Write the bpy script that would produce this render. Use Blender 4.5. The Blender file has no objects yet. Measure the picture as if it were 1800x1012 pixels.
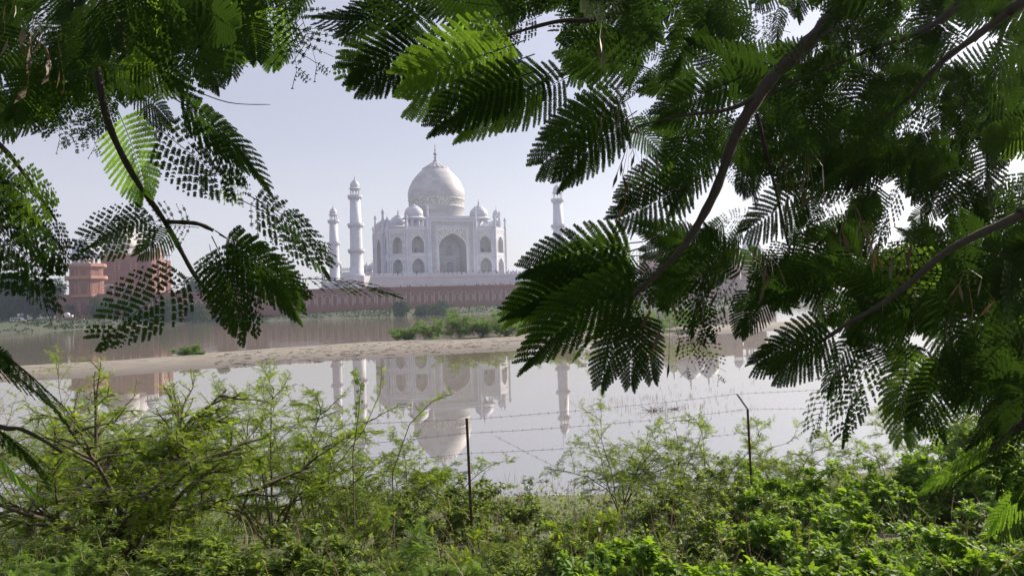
import bpy, math, random
import numpy as np
from mathutils import Vector, Matrix
R = math.radians
random.seed(7)
rng = np.random.default_rng(7)
scene = bpy.context.scene
col = scene.collection

# ------------------------------------------------------------------ camera, sky, sun, exposure
F = 1300.0                       # focal length in pixels of the 1800 px wide photograph
EYE = 4.6
YAW, PITCH, ROLL = R(19.1), R(0.97), R(-1.75)
cam_d = bpy.data.cameras.new('camera')
cam = bpy.data.objects.new('camera', cam_d)
col.objects.link(cam)
cam_d.sensor_width = 36.0
cam_d.lens = 26.0
cam_d.clip_start = 0.05
cam_d.clip_end = 9000
CM = Matrix.Translation((0, 0, EYE)) @ Matrix.Rotation(-YAW, 4, 'Z') @ Matrix.Rotation(R(90) + PITCH, 4, 'X') @ Matrix.Rotation(ROLL, 4, 'Z')
cam.matrix_world = CM
scene.camera = cam

SUN_AZ, SUN_EL = R(74), R(31)    # azimuth clockwise from +Y
world = bpy.data.worlds.new('World')
scene.world = world
world.use_nodes = True
wn = world.node_tree
wn.nodes.clear()
sky = wn.nodes.new('ShaderNodeTexSky')
sky.sky_type = 'NISHITA'
sky.sun_disc = False
sky.sun_elevation = SUN_EL
sky.sun_rotation = SUN_AZ
sky.air_density = 1.0
sky.dust_density = 1.6
sky.ozone_density = 2.5
bg = wn.nodes.new('ShaderNodeBackground')
bg.inputs[1].default_value = 0.086
wo = wn.nodes.new('ShaderNodeOutputWorld')
veil = wn.nodes.new('ShaderNodeMix'); veil.data_type = 'RGBA'
veil.inputs[0].default_value = 0.74
wtc = wn.nodes.new('ShaderNodeTexCoord'); wsp = wn.nodes.new('ShaderNodeSeparateXYZ'); wmr = wn.nodes.new('ShaderNodeMapRange')
wn.links.new(wtc.outputs['Generated'], wsp.inputs[0]); wn.links.new(wsp.outputs[2], wmr.inputs[0])
wmr.interpolation_type = 'SMOOTHERSTEP'
wmr.inputs[1].default_value = -0.04; wmr.inputs[2].default_value = 0.30
vc = wn.nodes.new('ShaderNodeMix'); vc.data_type = 'RGBA'       # thin veil over the blue, paler and warmer low down
vc.inputs[6].default_value = (7.4, 7.0, 7.1, 1); vc.inputs[7].default_value = (4.15, 4.0, 4.65, 1)
wn.links.new(wmr.outputs[0], vc.inputs[0]); wn.links.new(vc.outputs[2], veil.inputs[7])
wn.links.new(sky.outputs[0], veil.inputs[6])
wn.links.new(veil.outputs[2], bg.inputs[0])
wn.links.new(bg.outputs[0], wo.inputs[0])

sun_d = bpy.data.lights.new('sun', 'SUN')
sun_d.energy = 4.8
sun_d.angle = R(0.5)
sun_d.color = (1.0, 0.88, 0.72)
sun = bpy.data.objects.new('sun', sun_d)
sun_dir = Vector((math.sin(SUN_AZ) * math.cos(SUN_EL), math.cos(SUN_AZ) * math.cos(SUN_EL), math.sin(SUN_EL)))
sun.rotation_euler = sun_dir.to_track_quat('Z', 'Y').to_euler()
sun.location = (30, 10, 60)
col.objects.link(sun)

scene.view_settings.view_transform = 'Standard'
scene.view_settings.look = 'None'
scene.view_settings.gamma = 1
scene.view_settings.exposure = 0.9
scene.cycles.max_bounces = 7
scene.cycles.diffuse_bounces = 4
scene.cycles.glossy_bounces = 3
scene.cycles.transmission_bounces = 4
scene.cycles.volume_bounces = 0
scene.cycles.use_denoising = True
scene.cycles.denoising_prefilter = 'NONE'

# ------------------------------------------------------------------ helpers
CMi = CM.to_3x3()
CP = Vector((0, 0, EYE))


def at(u, v, d):
    """point seen at pixel (u, v) of the photograph, d metres in front of the camera"""
    return CM @ Vector(((u - 900) / F * d, -(v - 506) / F * d, -d))


def ground_at(u, v, z=0.0):
    r = CMi @ Vector(((u - 900) / F, -(v - 506) / F, -1))
    t = (z - EYE) / r.z
    return CP + r * t


FWD = Vector((math.sin(YAW), math.cos(YAW), 0))
RGT = Vector((math.cos(YAW), -math.sin(YAW), 0))


def tag(o, label=None, cat=None, group=None, kind=None):
    if label: o['label'] = label
    if cat: o['category'] = cat
    if group: o['group'] = group
    if kind: o['kind'] = kind
    return o


def empty(name, loc=(0, 0, 0), rz=0.0, parent=None):
    o = bpy.data.objects.new(name, None)
    o.empty_display_size = 0.3
    col.objects.link(o)
    o.location = loc
    o.rotation_euler = (0, 0, rz)
    if parent: o.parent = parent
    return o


def copy_tree(o, parent=None):
    c = o.copy()
    col.objects.link(c)
    if parent: c.parent = parent
    for ch in list(o.children):
        copy_tree(ch, c)
    return c


def link_mesh(name, me, mat=None, parent=None, smooth=False):
    if mat:
        for m in (mat if isinstance(mat, (list, tuple)) else [mat]):
            me.materials.append(m)
    if smooth:
        me.polygons.foreach_set('use_smooth', np.ones(len(me.polygons), dtype=bool))
    o = bpy.data.objects.new(name, me)
    col.objects.link(o)
    if parent: o.parent = parent
    return o


class MB:
    """collects polygons, builds one mesh object"""
    def __init__(s):
        s.v = []; s.f = []; s.m = []; s.sm = []; s.cm = 0

    def add(s, vs, fs, smooth=False):
        b = len(s.v)
        s.v.extend([tuple(p) for p in vs])
        for f in fs:
            s.f.append([i + b for i in f]); s.m.append(s.cm); s.sm.append(smooth)

    def box(s, x0, x1, y0, y1, z0, z1, T=None):
        vs = [(x0, y0, z0), (x1, y0, z0), (x1, y1, z0), (x0, y1, z0), (x0, y0, z1), (x1, y0, z1), (x1, y1, z1), (x0, y1, z1)]
        if T: vs = [T(*p) for p in vs]
        s.add(vs, [(0, 3, 2, 1), (4, 5, 6, 7), (0, 1, 5, 4), (1, 2, 6, 5), (2, 3, 7, 6), (3, 0, 4, 7)])

    def lathe(s, prof, n=24, c=(0, 0, 0), a0=0.0, smooth=True, caps=True):
        vs = []
        for r, z in prof:
            for i in range(n):
                a = a0 + 2 * math.pi * i / n
                vs.append((c[0] + r * math.cos(a), c[1] + r * math.sin(a), c[2] + z))
        fs = []
        for j in range(len(prof) - 1):
            for i in range(n):
                k = (i + 1) % n
                fs.append((j * n + i, j * n + k, (j + 1) * n + k, (j + 1) * n + i))
        s.add(vs, fs, smooth)
        if caps:
            b = len(s.v) - len(vs)
            if prof[-1][0] > 1e-3: s.f.append([b + (len(prof) - 1) * n + i for i in range(n)]); s.m.append(s.cm); s.sm.append(False)
            if prof[0][0] > 1e-3: s.f.append([b + i for i in reversed(range(n))]); s.m.append(s.cm); s.sm.append(False)

    def tube(s, pts, rad, n=6, smooth=True):
        pts = [Vector(p) for p in pts]
        if not hasattr(rad, '__len__'): rad = [rad] * len(pts)
        vs = []
        up = Vector((0.13, 0.21, 0.97))
        for i, p in enumerate(pts):
            t = (pts[min(i + 1, len(pts) - 1)] - pts[max(i - 1, 0)])
            if t.length < 1e-9: t = Vector((0, 0, 1))
            t.normalize()
            a = t.cross(up)
            if a.length < 1e-3: a = t.cross(Vector((1, 0, 0)))
            a.normalize()
            b = t.cross(a)
            for k in range(n):
                an = 2 * math.pi * k / n
                vs.append(p + (a * math.cos(an) + b * math.sin(an)) * rad[i])
        fs = []
        for i in range(len(pts) - 1):
            for k in range(n):
                q = (k + 1) % n
                fs.append((i * n + k, i * n + q, (i + 1) * n + q, (i + 1) * n + k))
        fs.append(tuple(range(n)))
        fs.append(tuple((len(pts) - 1) * n + k for k in reversed(range(n))))
        s.add(vs, fs, smooth)

    def build(s, name, mat=None, parent=None):
        me = bpy.data.meshes.new(name)
        me.from_pydata(s.v, [], s.f)
        o = link_mesh(name, me, mat, parent)
        me.polygons.foreach_set('material_index', s.m)
        me.polygons.foreach_set('use_smooth', s.sm)
        me.update()
        return o


def mesh_np(name, V, Q, tint=None):
    me = bpy.data.meshes.new(name)
    V = np.asarray(V, dtype=np.float32); Q = np.asarray(Q, dtype=np.int32)
    k = Q.shape[1]
    me.vertices.add(len(V)); me.vertices.foreach_set('co', V.ravel())
    me.loops.add(Q.size); me.loops.foreach_set('vertex_index', Q.ravel())
    me.polygons.add(len(Q))
    me.polygons.foreach_set('loop_start', np.arange(0, Q.size, k, dtype=np.int32))
    me.update(calc_edges=True)
    if tint is not None:
        a = me.attributes.new('tint', 'FLOAT', 'POINT')
        a.data.foreach_set('value', np.asarray(tint, dtype=np.float32))
    return me


# ------------------------------------------------------------------ materials
def new_mat(name):
    m = bpy.data.materials.new(name)
    m.use_nodes = True
    nt = m.node_tree
    b = nt.nodes['Principled BSDF']
    return m, nt, b


def nd(nt, typ, **kw):
    n = nt.nodes.new(typ)
    for k, v in kw.items(): setattr(n, k, v)
    return n


def ramp(nt, fac, stops):
    r = nd(nt, 'ShaderNodeValToRGB')
    els = r.color_ramp.elements
    while len(els) < len(stops): els.new(0.5)
    for e, (p, c) in zip(els, stops):
        e.position = p; e.color = (c[0], c[1], c[2], 1)
    nt.links.new(fac, r.inputs[0])
    return r.outputs[0]


def noise(nt, vec, scale, detail=4, rough=0.55):
    n = nd(nt, 'ShaderNodeTexNoise')
    n.inputs['Scale'].default_value = scale; n.inputs['Detail'].default_value = detail; n.inputs['Roughness'].default_value = rough
    nt.links.new(vec, n.inputs['Vector'])
    return n.outputs['Fac']


def mixc(nt, fac, a, b, mode='MIX'):
    m = nd(nt, 'ShaderNodeMix', data_type='RGBA', blend_type=mode)
    if isinstance(fac, (int, float)): m.inputs[0].default_value = fac
    else: nt.links.new(fac, m.inputs[0])
    for i, c in ((6, a), (7, b)):
        if isinstance(c, tuple): m.inputs[i].default_value = (*c, 1)
        else: nt.links.new(c, m.inputs[i])
    return m.outputs[2]


def math_n(nt, op, a, b=None, c=None):
    m = nd(nt, 'ShaderNodeMath', operation=op)
    for i, x in enumerate((a, b, c)):
        if x is None: continue
        if isinstance(x, (int, float)): m.inputs[i].default_value = x
        else: nt.links.new(x, m.inputs[i])
    return m.outputs[0]


def coords(nt):
    return nd(nt, 'ShaderNodeTexCoord').outputs['Object']


def bump(nt, b, h, strength, dist):
    n = nd(nt, 'ShaderNodeBump')
    n.inputs['Strength'].default_value = strength; n.inputs['Distance'].default_value = dist
    nt.links.new(h, n.inputs['Height'])
    nt.links.new(n.outputs[0], b.inputs['Normal'])


def stone_mat(name, base, dark, mortar, bw, bh, cyl=None, rough=0.6, var=0.5, stain=0.4):
    m, nt, b = new_mat(name)
    co = coords(nt)
    sep = nd(nt, 'ShaderNodeSeparateXYZ'); nt.links.new(co, sep.inputs[0])
    comb = nd(nt, 'ShaderNodeCombineXYZ')
    if cyl:
        a = math_n(nt, 'ARCTAN2', sep.outputs[1], sep.outputs[0])
        nt.links.new(math_n(nt, 'MULTIPLY', a, cyl), comb.inputs[0])
    else:
        nt.links.new(math_n(nt, 'ADD', sep.outputs[0], sep.outputs[1]), comb.inputs[0])
    nt.links.new(sep.outputs[2], comb.inputs[1])
    br = nd(nt, 'ShaderNodeTexBrick')
    br.inputs['Color1'].default_value = (*base, 1); br.inputs['Color2'].default_value = (*[x * (1 - var) + y * var for x, y in zip(base, dark)], 1)
    br.inputs['Mortar'].default_value = (*mortar, 1)
    br.inputs['Scale'].default_value = 1; br.inputs['Mortar Size'].default_value = 0.018
    br.inputs['Brick Width'].default_value = bw; br.inputs['Row Height'].default_value = bh
    nt.links.new(comb.outputs[0], br.inputs['Vector'])
    n1 = noise(nt, co, 0.35, 6, 0.65)
    st = ramp(nt, n1, [(0.42, (0, 0, 0)), (0.72, (1, 1, 1))])
    c = mixc(nt, math_n(nt, 'MULTIPLY', st, stain), br.outputs['Color'], dark)
    n2 = noise(nt, co, 2.2, 5, 0.7)
    c = mixc(nt, 0.35, c, mixc(nt, n2, dark, base))
    nt.links.new(c, b.inputs['Base Color'])
    b.inputs['Roughness'].default_value = rough
    return m


M = {}
M['trim_marble'] = stone_mat('trim_marble', (0.72, 0.735, 0.81), (0.50, 0.50, 0.53), (0.5, 0.5, 0.53), 2.2, 1.1)  # mouldings painted lighter than the wall to bring out relief in flat light
M['marble'] = stone_mat('marble', (0.60, 0.62, 0.71), (0.38, 0.385, 0.43), (0.36, 0.365, 0.40), 3.0, 1.5, var=.75, stain=.55)
M['dome_marble'] = stone_mat('dome_marble', (0.54, 0.535, 0.555), (0.31, 0.30, 0.32), (0.34, 0.33, 0.34), 4.2, 1.7, cyl=14.0, var=0.95, stain=0.55)
M['minaret_marble'] = stone_mat('minaret_marble', (0.62, 0.645, 0.73), (0.40, 0.42, 0.49), (0.34, 0.35, 0.38), 1.5, 0.75, cyl=2.5)
M['niche_marble'] = stone_mat('niche_marble', (0.47, 0.455, 0.48), (0.29, 0.28, 0.29), (0.32, 0.31, 0.32), 1.6, 1.3)  # same marble painted darker, shade of the niches put into the colour
M['plinth_marble'] = stone_mat('plinth_marble', (0.63, 0.645, 0.72), (0.44, 0.44, 0.47), (0.40, 0.40, 0.43), 3.2, 2.0)
M['sandstone'] = stone_mat('sandstone', (0.27, 0.125, 0.105), (0.15, 0.08, 0.075), (0.18, 0.09, 0.08), 2.0, 0.9, rough=0.8)
M['sandstone_trim'] = stone_mat('sandstone_trim', (0.42, 0.22, 0.155), (0.26, 0.135, 0.10), (0.30, 0.17, 0.14), 1.4, 0.8, rough=0.8)
M['sandstone_dark'] = stone_mat('sandstone_dark', (0.25, 0.11, 0.09), (0.16, 0.075, 0.065), (0.17, 0.09, 0.08), 1.4, 0.8, rough=0.85)


def flat_mat(name, c, rough=0.6, metal=0.0, vs=3.0, va=0.3):
    m, nt, b = new_mat(name)
    co = coords(nt)
    n = noise(nt, co, vs, 5, 0.65)
    cc = mixc(nt, n, tuple(x * (1 - va) for x in c), tuple(min(1, x * (1 + va)) for x in c))
    nt.links.new(cc, b.inputs['Base Color'])
    b.inputs['Roughness'].default_value = rough; b.inputs['Metallic'].default_value = metal
    return m


M['finial'] = flat_mat('finial_metal', (0.16, 0.16, 0.19), 0.5, 0.3)
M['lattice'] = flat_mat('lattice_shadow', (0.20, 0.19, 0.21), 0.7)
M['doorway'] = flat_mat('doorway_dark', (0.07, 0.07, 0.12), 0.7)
M['white_inlay'] = flat_mat('white_inlay', (0.50, 0.41, 0.39), 0.7)
M['wood_white'] = flat_mat('white_paint', (0.68, 0.68, 0.68), 0.5, vs=9, va=0.12)
M['iron'] = flat_mat('rusty_iron', (0.075, 0.035, 0.028), 0.75, 0.2, vs=14, va=0.5)
M['wire'] = flat_mat('weathered_wire', (0.16, 0.15, 0.15), 0.6, 0.5, vs=20)
M['far_iron'] = flat_mat('green_iron', (0.08, 0.10, 0.09), 0.7)
M['dirt_brick'] = stone_mat('dirt_brick', (0.30, 0.20, 0.16), (0.18, 0.12, 0.10), (0.2, 0.15, 0.12), 0.8, 0.3, rough=0.9)
M['rubber'] = flat_mat('rubber', (0.03, 0.03, 0.03), 0.8)
M['car_glass'] = flat_mat('car_glass', (0.05, 0.06, 0.07), 0.15)


def inlay_mat(name, white, ink, scale, lo, hi):
    m, nt, b = new_mat(name)
    co = coords(nt)
    w = noise(nt, co, scale * 0.6, 3, 0.5)
    add = nd(nt, 'ShaderNodeVectorMath', operation='ADD')
    comb = nd(nt, 'ShaderNodeCombineXYZ')
    for i in range(3): nt.links.new(math_n(nt, 'MULTIPLY', w, 1.6), comb.inputs[i])
    nt.links.new(co, add.inputs[0]); nt.links.new(comb.outputs[0], add.inputs[1])
    v = nd(nt, 'ShaderNodeTexVoronoi', feature='DISTANCE_TO_EDGE')
    v.inputs['Scale'].default_value = scale
    nt.links.new(add.outputs[0], v.inputs['Vector'])
    nt.links.new(ramp(nt, v.outputs['Distance'], [(lo, ink), (hi, white)]), b.inputs['Base Color'])
    b.inputs['Roughness'].default_value = 0.55
    return m


M['script_band'] = inlay_mat('script_band', (0.50, 0.49, 0.50), (0.24, 0.24, 0.27), 1.5, 0.02, 0.16)
M['spandrel'] = inlay_mat('spandrel_inlay', (0.66, 0.64, 0.62), (0.16, 0.15, 0.17), 0.95, 0.03, 0.10)
M['spandrel_soft'] = inlay_mat('spandrel_soft', (0.60, 0.59, 0.58), (0.36, 0.36, 0.38), 1.3, 0.02, 0.12)
M['band_inlay'] = inlay_mat('dome_band_inlay', (0.60, 0.58, 0.56), (0.27, 0.25, 0.25), 0.8, 0.03, 0.14)


def bark_mat(name, c, scale=30):
    m, nt, b = new_mat(name)
    co = coords(nt)
    n = noise(nt, co, scale, 6, 0.7)
    nt.links.new(mixc(nt, n, tuple(x * 0.55 for x in c), tuple(x * 1.5 for x in c)), b.inputs['Base Color'])
    b.inputs['Roughness'].default_value = 0.9
    bump(nt, b, n, 0.6, 0.01)
    return m


M['bark'] = bark_mat('bark', (0.055, 0.042, 0.034), 45)
M['twig'] = bark_mat('twig_bark', (0.07, 0.052, 0.036), 40)
M['dry_stem'] = bark_mat('dry_stem', (0.20, 0.15, 0.10), 25)
M['far_bark'] = bark_mat('far_bark', (0.08, 0.07, 0.06), 2)


def leaf_mat(name, stops, trans=(0.20, 0.34, 0.04), tfac=0.4, rough=0.45, objvar=0.25, spec=0.4):
    m, nt, b = new_mat(name)
    a = nd(nt, 'ShaderNodeAttribute', attribute_name='tint')
    oi = nd(nt, 'ShaderNodeObjectInfo')
    f = math_n(nt, 'ADD', math_n(nt, 'MULTIPLY', a.outputs['Fac'], 1 - objvar), math_n(nt, 'MULTIPLY', oi.outputs['Random'], objvar))
    c = ramp(nt, f, stops)
    nt.links.new(c, b.inputs['Base Color'])
    b.inputs['Roughness'].default_value = rough
    b.inputs['Specular IOR Level'].default_value = spec
    tr = nd(nt, 'ShaderNodeBsdfTranslucent')
    tc = mixc(nt, 0.5, c, trans)
    nt.links.new(tc, tr.inputs[0])
    mx = nd(nt, 'ShaderNodeMixShader'); mx.inputs[0].default_value = tfac
    nt.links.new(b.outputs[0], mx.inputs[1]); nt.links.new(tr.outputs[0], mx.inputs[2])
    nt.links.new(mx.outputs[0], nt.nodes['Material Output'].inputs['Surface'])
    return m


M['frond'] = leaf_mat('frond_green', [(0.0, (0.011, 0.021, 0.007)), (0.5, (0.020, 0.040, 0.010)), (1.0, (0.04, 0.075, 0.014))], trans=(0.10, 0.22, 0.018), tfac=0.27, objvar=0.45, spec=0.02, rough=0.8)  # near-black green, the canopy's own shade put into the leaf colour
M['frond_mid'] = leaf_mat('frond_mid', [(0.0, (0.03, 0.07, 0.012)), (1.0, (0.07, 0.14, 0.02))], trans=(0.34, 0.60, 0.04), tfac=0.5, objvar=.4, spec=0.02, rough=.8)  # brighter copy for edge fronds, light shining through painted into the green
M['frond_backlit'] = leaf_mat('frond_backlit', [(0.0, (0.09, 0.19, 0.02)), (1.0, (0.14, 0.27, 0.03))], trans=(0.42, 0.75, 0.05), tfac=0.62, spec=0.02, rough=.8)  # brightest copy, backlight on the leaves painted into colour and translucency
M['dry_frond'] = leaf_mat('dry_frond', [(0.0, (0.05, 0.036, 0.015)), (1.0, (0.12, 0.092, 0.03))], trans=(0.25, 0.16, 0.05), tfac=0.15)
M['feather'] = leaf_mat('feathery_leaf', [(0.0, (0.045, 0.095, 0.010)), (0.5, (0.10, 0.175, 0.014)), (0.9, (0.17, 0.26, 0.018)), (1.0, (0.27, 0.24, 0.025))], trans=(0.56, 0.74, 0.03), tfac=0.5, rough=0.6, objvar=.4, spec=.2)
M['broad'] = leaf_mat('broad_leaf', [(0.0, (0.035, 0.07, 0.02)), (0.5, (0.085, 0.14, 0.028)), (0.9, (0.15, 0.21, 0.035)), (1.0, (0.28, 0.20, 0.035))], trans=(0.46, 0.60, 0.04), tfac=0.44, rough=0.5, objvar=.45, spec=.25)
M['vine'] = leaf_mat('vine_leaf', [(0.0, (0.05, 0.10, 0.022)), (0.5, (0.10, 0.20, 0.022)), (0.95, (0.17, 0.29, 0.03)), (1.0, (0.26, 0.24, 0.03))], trans=(0.50, 0.74, 0.03), tfac=0.42, rough=0.55, objvar=.45, spec=.2)
M['fresh'] = leaf_mat('fresh_leaf', [(0.0, (0.09, 0.17, 0.02)), (1.0, (0.16, 0.26, 0.03))], trans=(0.35, 0.55, 0.05), tfac=0.42, rough=0.5)
M['far_leaf'] = leaf_mat('far_leaf', [(0.0, (0.014, 0.036, 0.016)), (0.6, (0.03, 0.065, 0.022)), (1.0, (0.06, 0.10, 0.03))], trans=(0.08, 0.15, 0.03), tfac=0.2, rough=0.7, spec=0.2)
M['bar_leaf'] = leaf_mat('sandbar_leaf', [(0.0, (0.05, 0.10, 0.018)), (0.6, (0.10, 0.19, 0.028)), (1.0, (0.17, 0.26, 0.045))], trans=(0.3, 0.5, 0.05), tfac=0.4, rough=0.6)
M['dry_leaf'] = leaf_mat('dry_grass', [(0.0, (0.14, 0.10, 0.06)), (1.0, (0.30, 0.23, 0.14))], trans=(0.3, 0.24, 0.12), tfac=0.2, rough=0.8)

# ------------------------------------------------------------------ ground and water
H_ = EYE
near_px = [(-500, 705), (0, 672), (140, 665), (250, 657), (450, 642), (660, 630), (900, 617), (975, 609), (1037, 606), (1140, 598), (1212, 591), (1400, 579), (2300, 520)]
far_px = [(-500, 668), (0, 648), (105, 642), (200, 636), (300, 628), (450, 616), (575, 607), (675, 601), (800, 595), (900, 589), (1100, 581), (1250, 574), (1400, 566), (2300, 510)]
shore_px = [(-500, 597), (0, 586), (50, 584), (100, 581), (200, 575), (350, 567), (528, 562), (686, 557), (850, 551), (1200, 542), (1800, 524)]


def polar(px):
    out = []
    for u, v in px:
        p = ground_at(u, v, 0.0)
        out.append((p.dot(RGT) / p.dot(FWD), p.dot(FWD)))
    a = np.array(out)
    i = np.argsort(a[:, 0])
    return a[i, 0], a[i, 1]


NA, NT = polar(near_px); FA, FT = polar(far_px); SA, ST = polar(shore_px)


def vnoise(x, y, seed=0):
    xi = np.floor(x).astype(np.int64); yi = np.floor(y).astype(np.int64)
    xf = x - xi; yf = y - yi
    def h(a, b):
        n = (a * 374761393 + b * 668265263 + seed * 144665) & 0x7fffffff
        n = ((n ^ (n >> 13)) * 1274126177) & 0x7fffffff
        return ((n ^ (n >> 16)) & 0xffff) / 65535.0
    sx = xf * xf * (3 - 2 * xf); sy = yf * yf * (3 - 2 * yf)
    return (h(xi, yi) * (1 - sx) + h(xi + 1, yi) * sx) * (1 - sy) + (h(xi, yi + 1) * (1 - sx) + h(xi + 1, yi + 1) * sx) * sy


def fbm(x, y, seed=0, o=4):
    s = 0; a = 0.5
    for i in range(o):
        s = s + a * (vnoise(x * 2 ** i, y * 2 ** i, seed + i) - 0.5); a *= 0.5
    return s


def sstep(a, b, x):
    t = np.clip((x - a) / (b - a), 0, 1)
    return t * t * (3 - 2 * t)


def height(s, t):
    s = np.asarray(s, float); t = np.asarray(t, float)
    ang = s / np.maximum(t, 3.0)
    bed = -0.9
    # near bank on which the camera stands
    edge = 17.5 + 1.8 * fbm(s * 0.12, t * 0.0 + 3.1, 3) + np.where(s > 4, (s - 4) * 0.35, 0) + np.where(s < -2, (s + 2) * 0.12, 0)
    nb = np.interp(t, [-400, -3, 0, 4, 9, 14], [4.5, 3.2, 3.0, 2.6, 1.7, 0.7])
    k = (edge - t)
    nb2 = np.where(t > 14, 0.7 * k / np.maximum(edge - 14, 0.5), nb)
    near = np.where(t < edge, nb2, np.maximum(bed, (edge - t) * 0.22))
    near = near + 0.16 * fbm(s * 0.7, t * 0.7, 11)
    # sand bar between the still pool and the channel
    wob = fbm(s * 0.15, t * 0.15, 21)
    tn = np.interp(ang, NA, NT) * (1 + 0.02 * wob); tf = np.interp(ang, FA, FT) * (1 + 0.03 * wob)
    q = (t - tn) / np.maximum(tf - tn, 0.5)
    bar = np.where((q > 0) & (q < 1), 0.46 * np.sin(np.pi * np.clip(q, 0, 1) ** 1.35) ** 0.8, 0) + np.where((q > 0) & (q < 1), 0.16 * fbm(s * 0.8, t * 0.35, 5, 4) * np.sin(np.pi * np.clip(q, 0, 1)), 0)
    bar = np.where(q <= 0, np.maximum(bed, (t - tn) * 0.12), np.where(q >= 1, np.maximum(bed, (tf - t) * 0.12), bar))
    # far bank
    ts = np.interp(ang, SA, ST)
    X = s * RGT.x + t * FWD.x; Y = s * RGT.y + t * FWD.y
    d = t - ts
    fb = np.where(d < 0, np.maximum(bed, d * 0.15), 2.6 * sstep(0, 26, d) + 0.25 * fbm(s * 0.12, t * 0.12, 8) * sstep(0, 6, d))
    fb = np.where(Y > 320, np.maximum(fb, 2.8), fb)
    return np.maximum(np.maximum(near, bar), fb)


def w2st(p):
    return p[0] * RGT.x + p[1] * RGT.y, p[0] * FWD.x + p[1] * FWD.y


def zground(p):
    s, t = w2st(p)
    return float(height(s, t))


def grow_axis(a, b, step0, ratio, mx):
    out = [a]; st = step0
    while out[-1] < b:
        out.append(out[-1] + st); st = min(st * ratio, mx)
    return out


def build_ground():
    tt = list(np.arange(-400, -10, 60)) + list(np.arange(-10, 22, 0.5)) + grow_axis(22, 130, 0.8, 1.0, 0.8) + grow_axis(131, 360, 2.0, 1.01, 6) + grow_axis(370, 6500, 20, 1.25, 900)
    right = grow_axis(0, 6500, 0.8, 1.035, 900)
    ss = [-x for x in reversed(right[1:])] + right
    tt = np.array(tt); ss = np.array(ss)
    S, T_ = np.meshgrid(ss, tt)
    Z = height(S, T_)
    X = S * RGT.x + T_ * FWD.x; Y = S * RGT.y + T_ * FWD.y
    V = np.stack([X, Y, Z], -1).reshape(-1, 3)
    n, m = len(tt), len(ss)
    I = np.arange(n * m).reshape(n, m)
    Q = np.stack([I[:-1, :-1], I[:-1, 1:], I[1:, 1:], I[1:, :-1]], -1).reshape(-1, 4)
    return mesh_np('ground', V, Q)


def ground_mat():
    m, nt, b = new_mat('ground_soil')
    co = coords(nt)
    sep = nd(nt, 'ShaderNodeSeparateXYZ'); nt.links.new(co, sep.inputs[0])
    n1 = noise(nt, co, 0.25, 6, 0.6); n2 = noise(nt, co, 1.6, 6, 0.7); n3 = noise(nt, co, 9, 4, 0.7)
    sand = mixc(nt, n2, (0.195, 0.176, 0.146), (0.29, 0.262, 0.218))
    tri = ramp(nt, n3, [(0.30, (0.16, 0.12, 0.09)), (0.42, (1, 1, 1))])
    sand = mixc(nt, 0.6, sand, tri, 'MULTIPLY')
    smp = nd(nt, 'ShaderNodeMapping'); nt.links.new(co, smp.inputs[0])
    smp.inputs['Rotation'].default_value = (0, 0, YAW - 0.12); smp.inputs['Scale'].default_value = (0.35, 1.2, 1)
    ns = noise(nt, smp.outputs[0], 1.5, 8, 0.75)
    sand = mixc(nt, ramp(nt, ns, [(0.50, (0, 0, 0)), (0.62, (1, 1, 1))]), sand, (0.115, 0.095, 0.075))
    wet = (0.12, 0.105, 0.095)
    hz = math_n(nt, 'ADD', sep.outputs[2], math_n(nt, 'MULTIPLY', math_n(nt, 'SUBTRACT', n2, 0.5), 0.25))
    wf = nd(nt, 'ShaderNodeMapRange'); nt.links.new(hz, wf.inputs[0])
    wf.inputs[1].default_value = 0.05; wf.inputs[2].default_value = 0.42
    c = mixc(nt, wf.outputs[0], wet, sand)
    green = mixc(nt, n2, (0.07, 0.11, 0.035), (0.13, 0.17, 0.06))
    gf = nd(nt, 'ShaderNodeMapRange')
    nt.links.new(math_n(nt, 'ADD', sep.outputs[2], math_n(nt, 'MULTIPLY', math_n(nt, 'SUBTRACT', n1, 0.5), 1.6)), gf.inputs[0])
    gf.inputs[1].default_value = 0.75; gf.inputs[2].default_value = 1.5
    c = mixc(nt, gf.outputs[0], c, green)
    ff = nd(nt, 'ShaderNodeMapRange'); nt.links.new(sep.outputs[1], ff.inputs[0])
    ff.inputs[1].default_value = 120; ff.inputs[2].default_value = 170
    c = mixc(nt, math_n(nt, 'MULTIPLY', ff.outputs[0], 0.9), c, mixc(nt, n2, (0.04, 0.052, 0.026), (0.085, 0.09, 0.055)))
    soil = mixc(nt, n3, (0.035, 0.03, 0.018), (0.08, 0.065, 0.04))
    sf = nd(nt, 'ShaderNodeMapRange'); nt.links.new(sep.outputs[1], sf.inputs[0])
    sf.inputs[1].default_value = 34; sf.inputs[2].default_value = 26
    c = mixc(nt, sf.outputs[0], c, mixc(nt, n1, soil, green))
    nt.links.new(c, b.inputs['Base Color'])
    b.inputs['Roughness'].default_value = 0.9
    bump(nt, b, n3, 0.5, 0.05)
    return m


tag(link_mesh('ground', build_ground(), ground_mat(), smooth=True), 'earth river banks with a pale sand bar between two sheets of water', 'ground', kind='structure')


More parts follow.
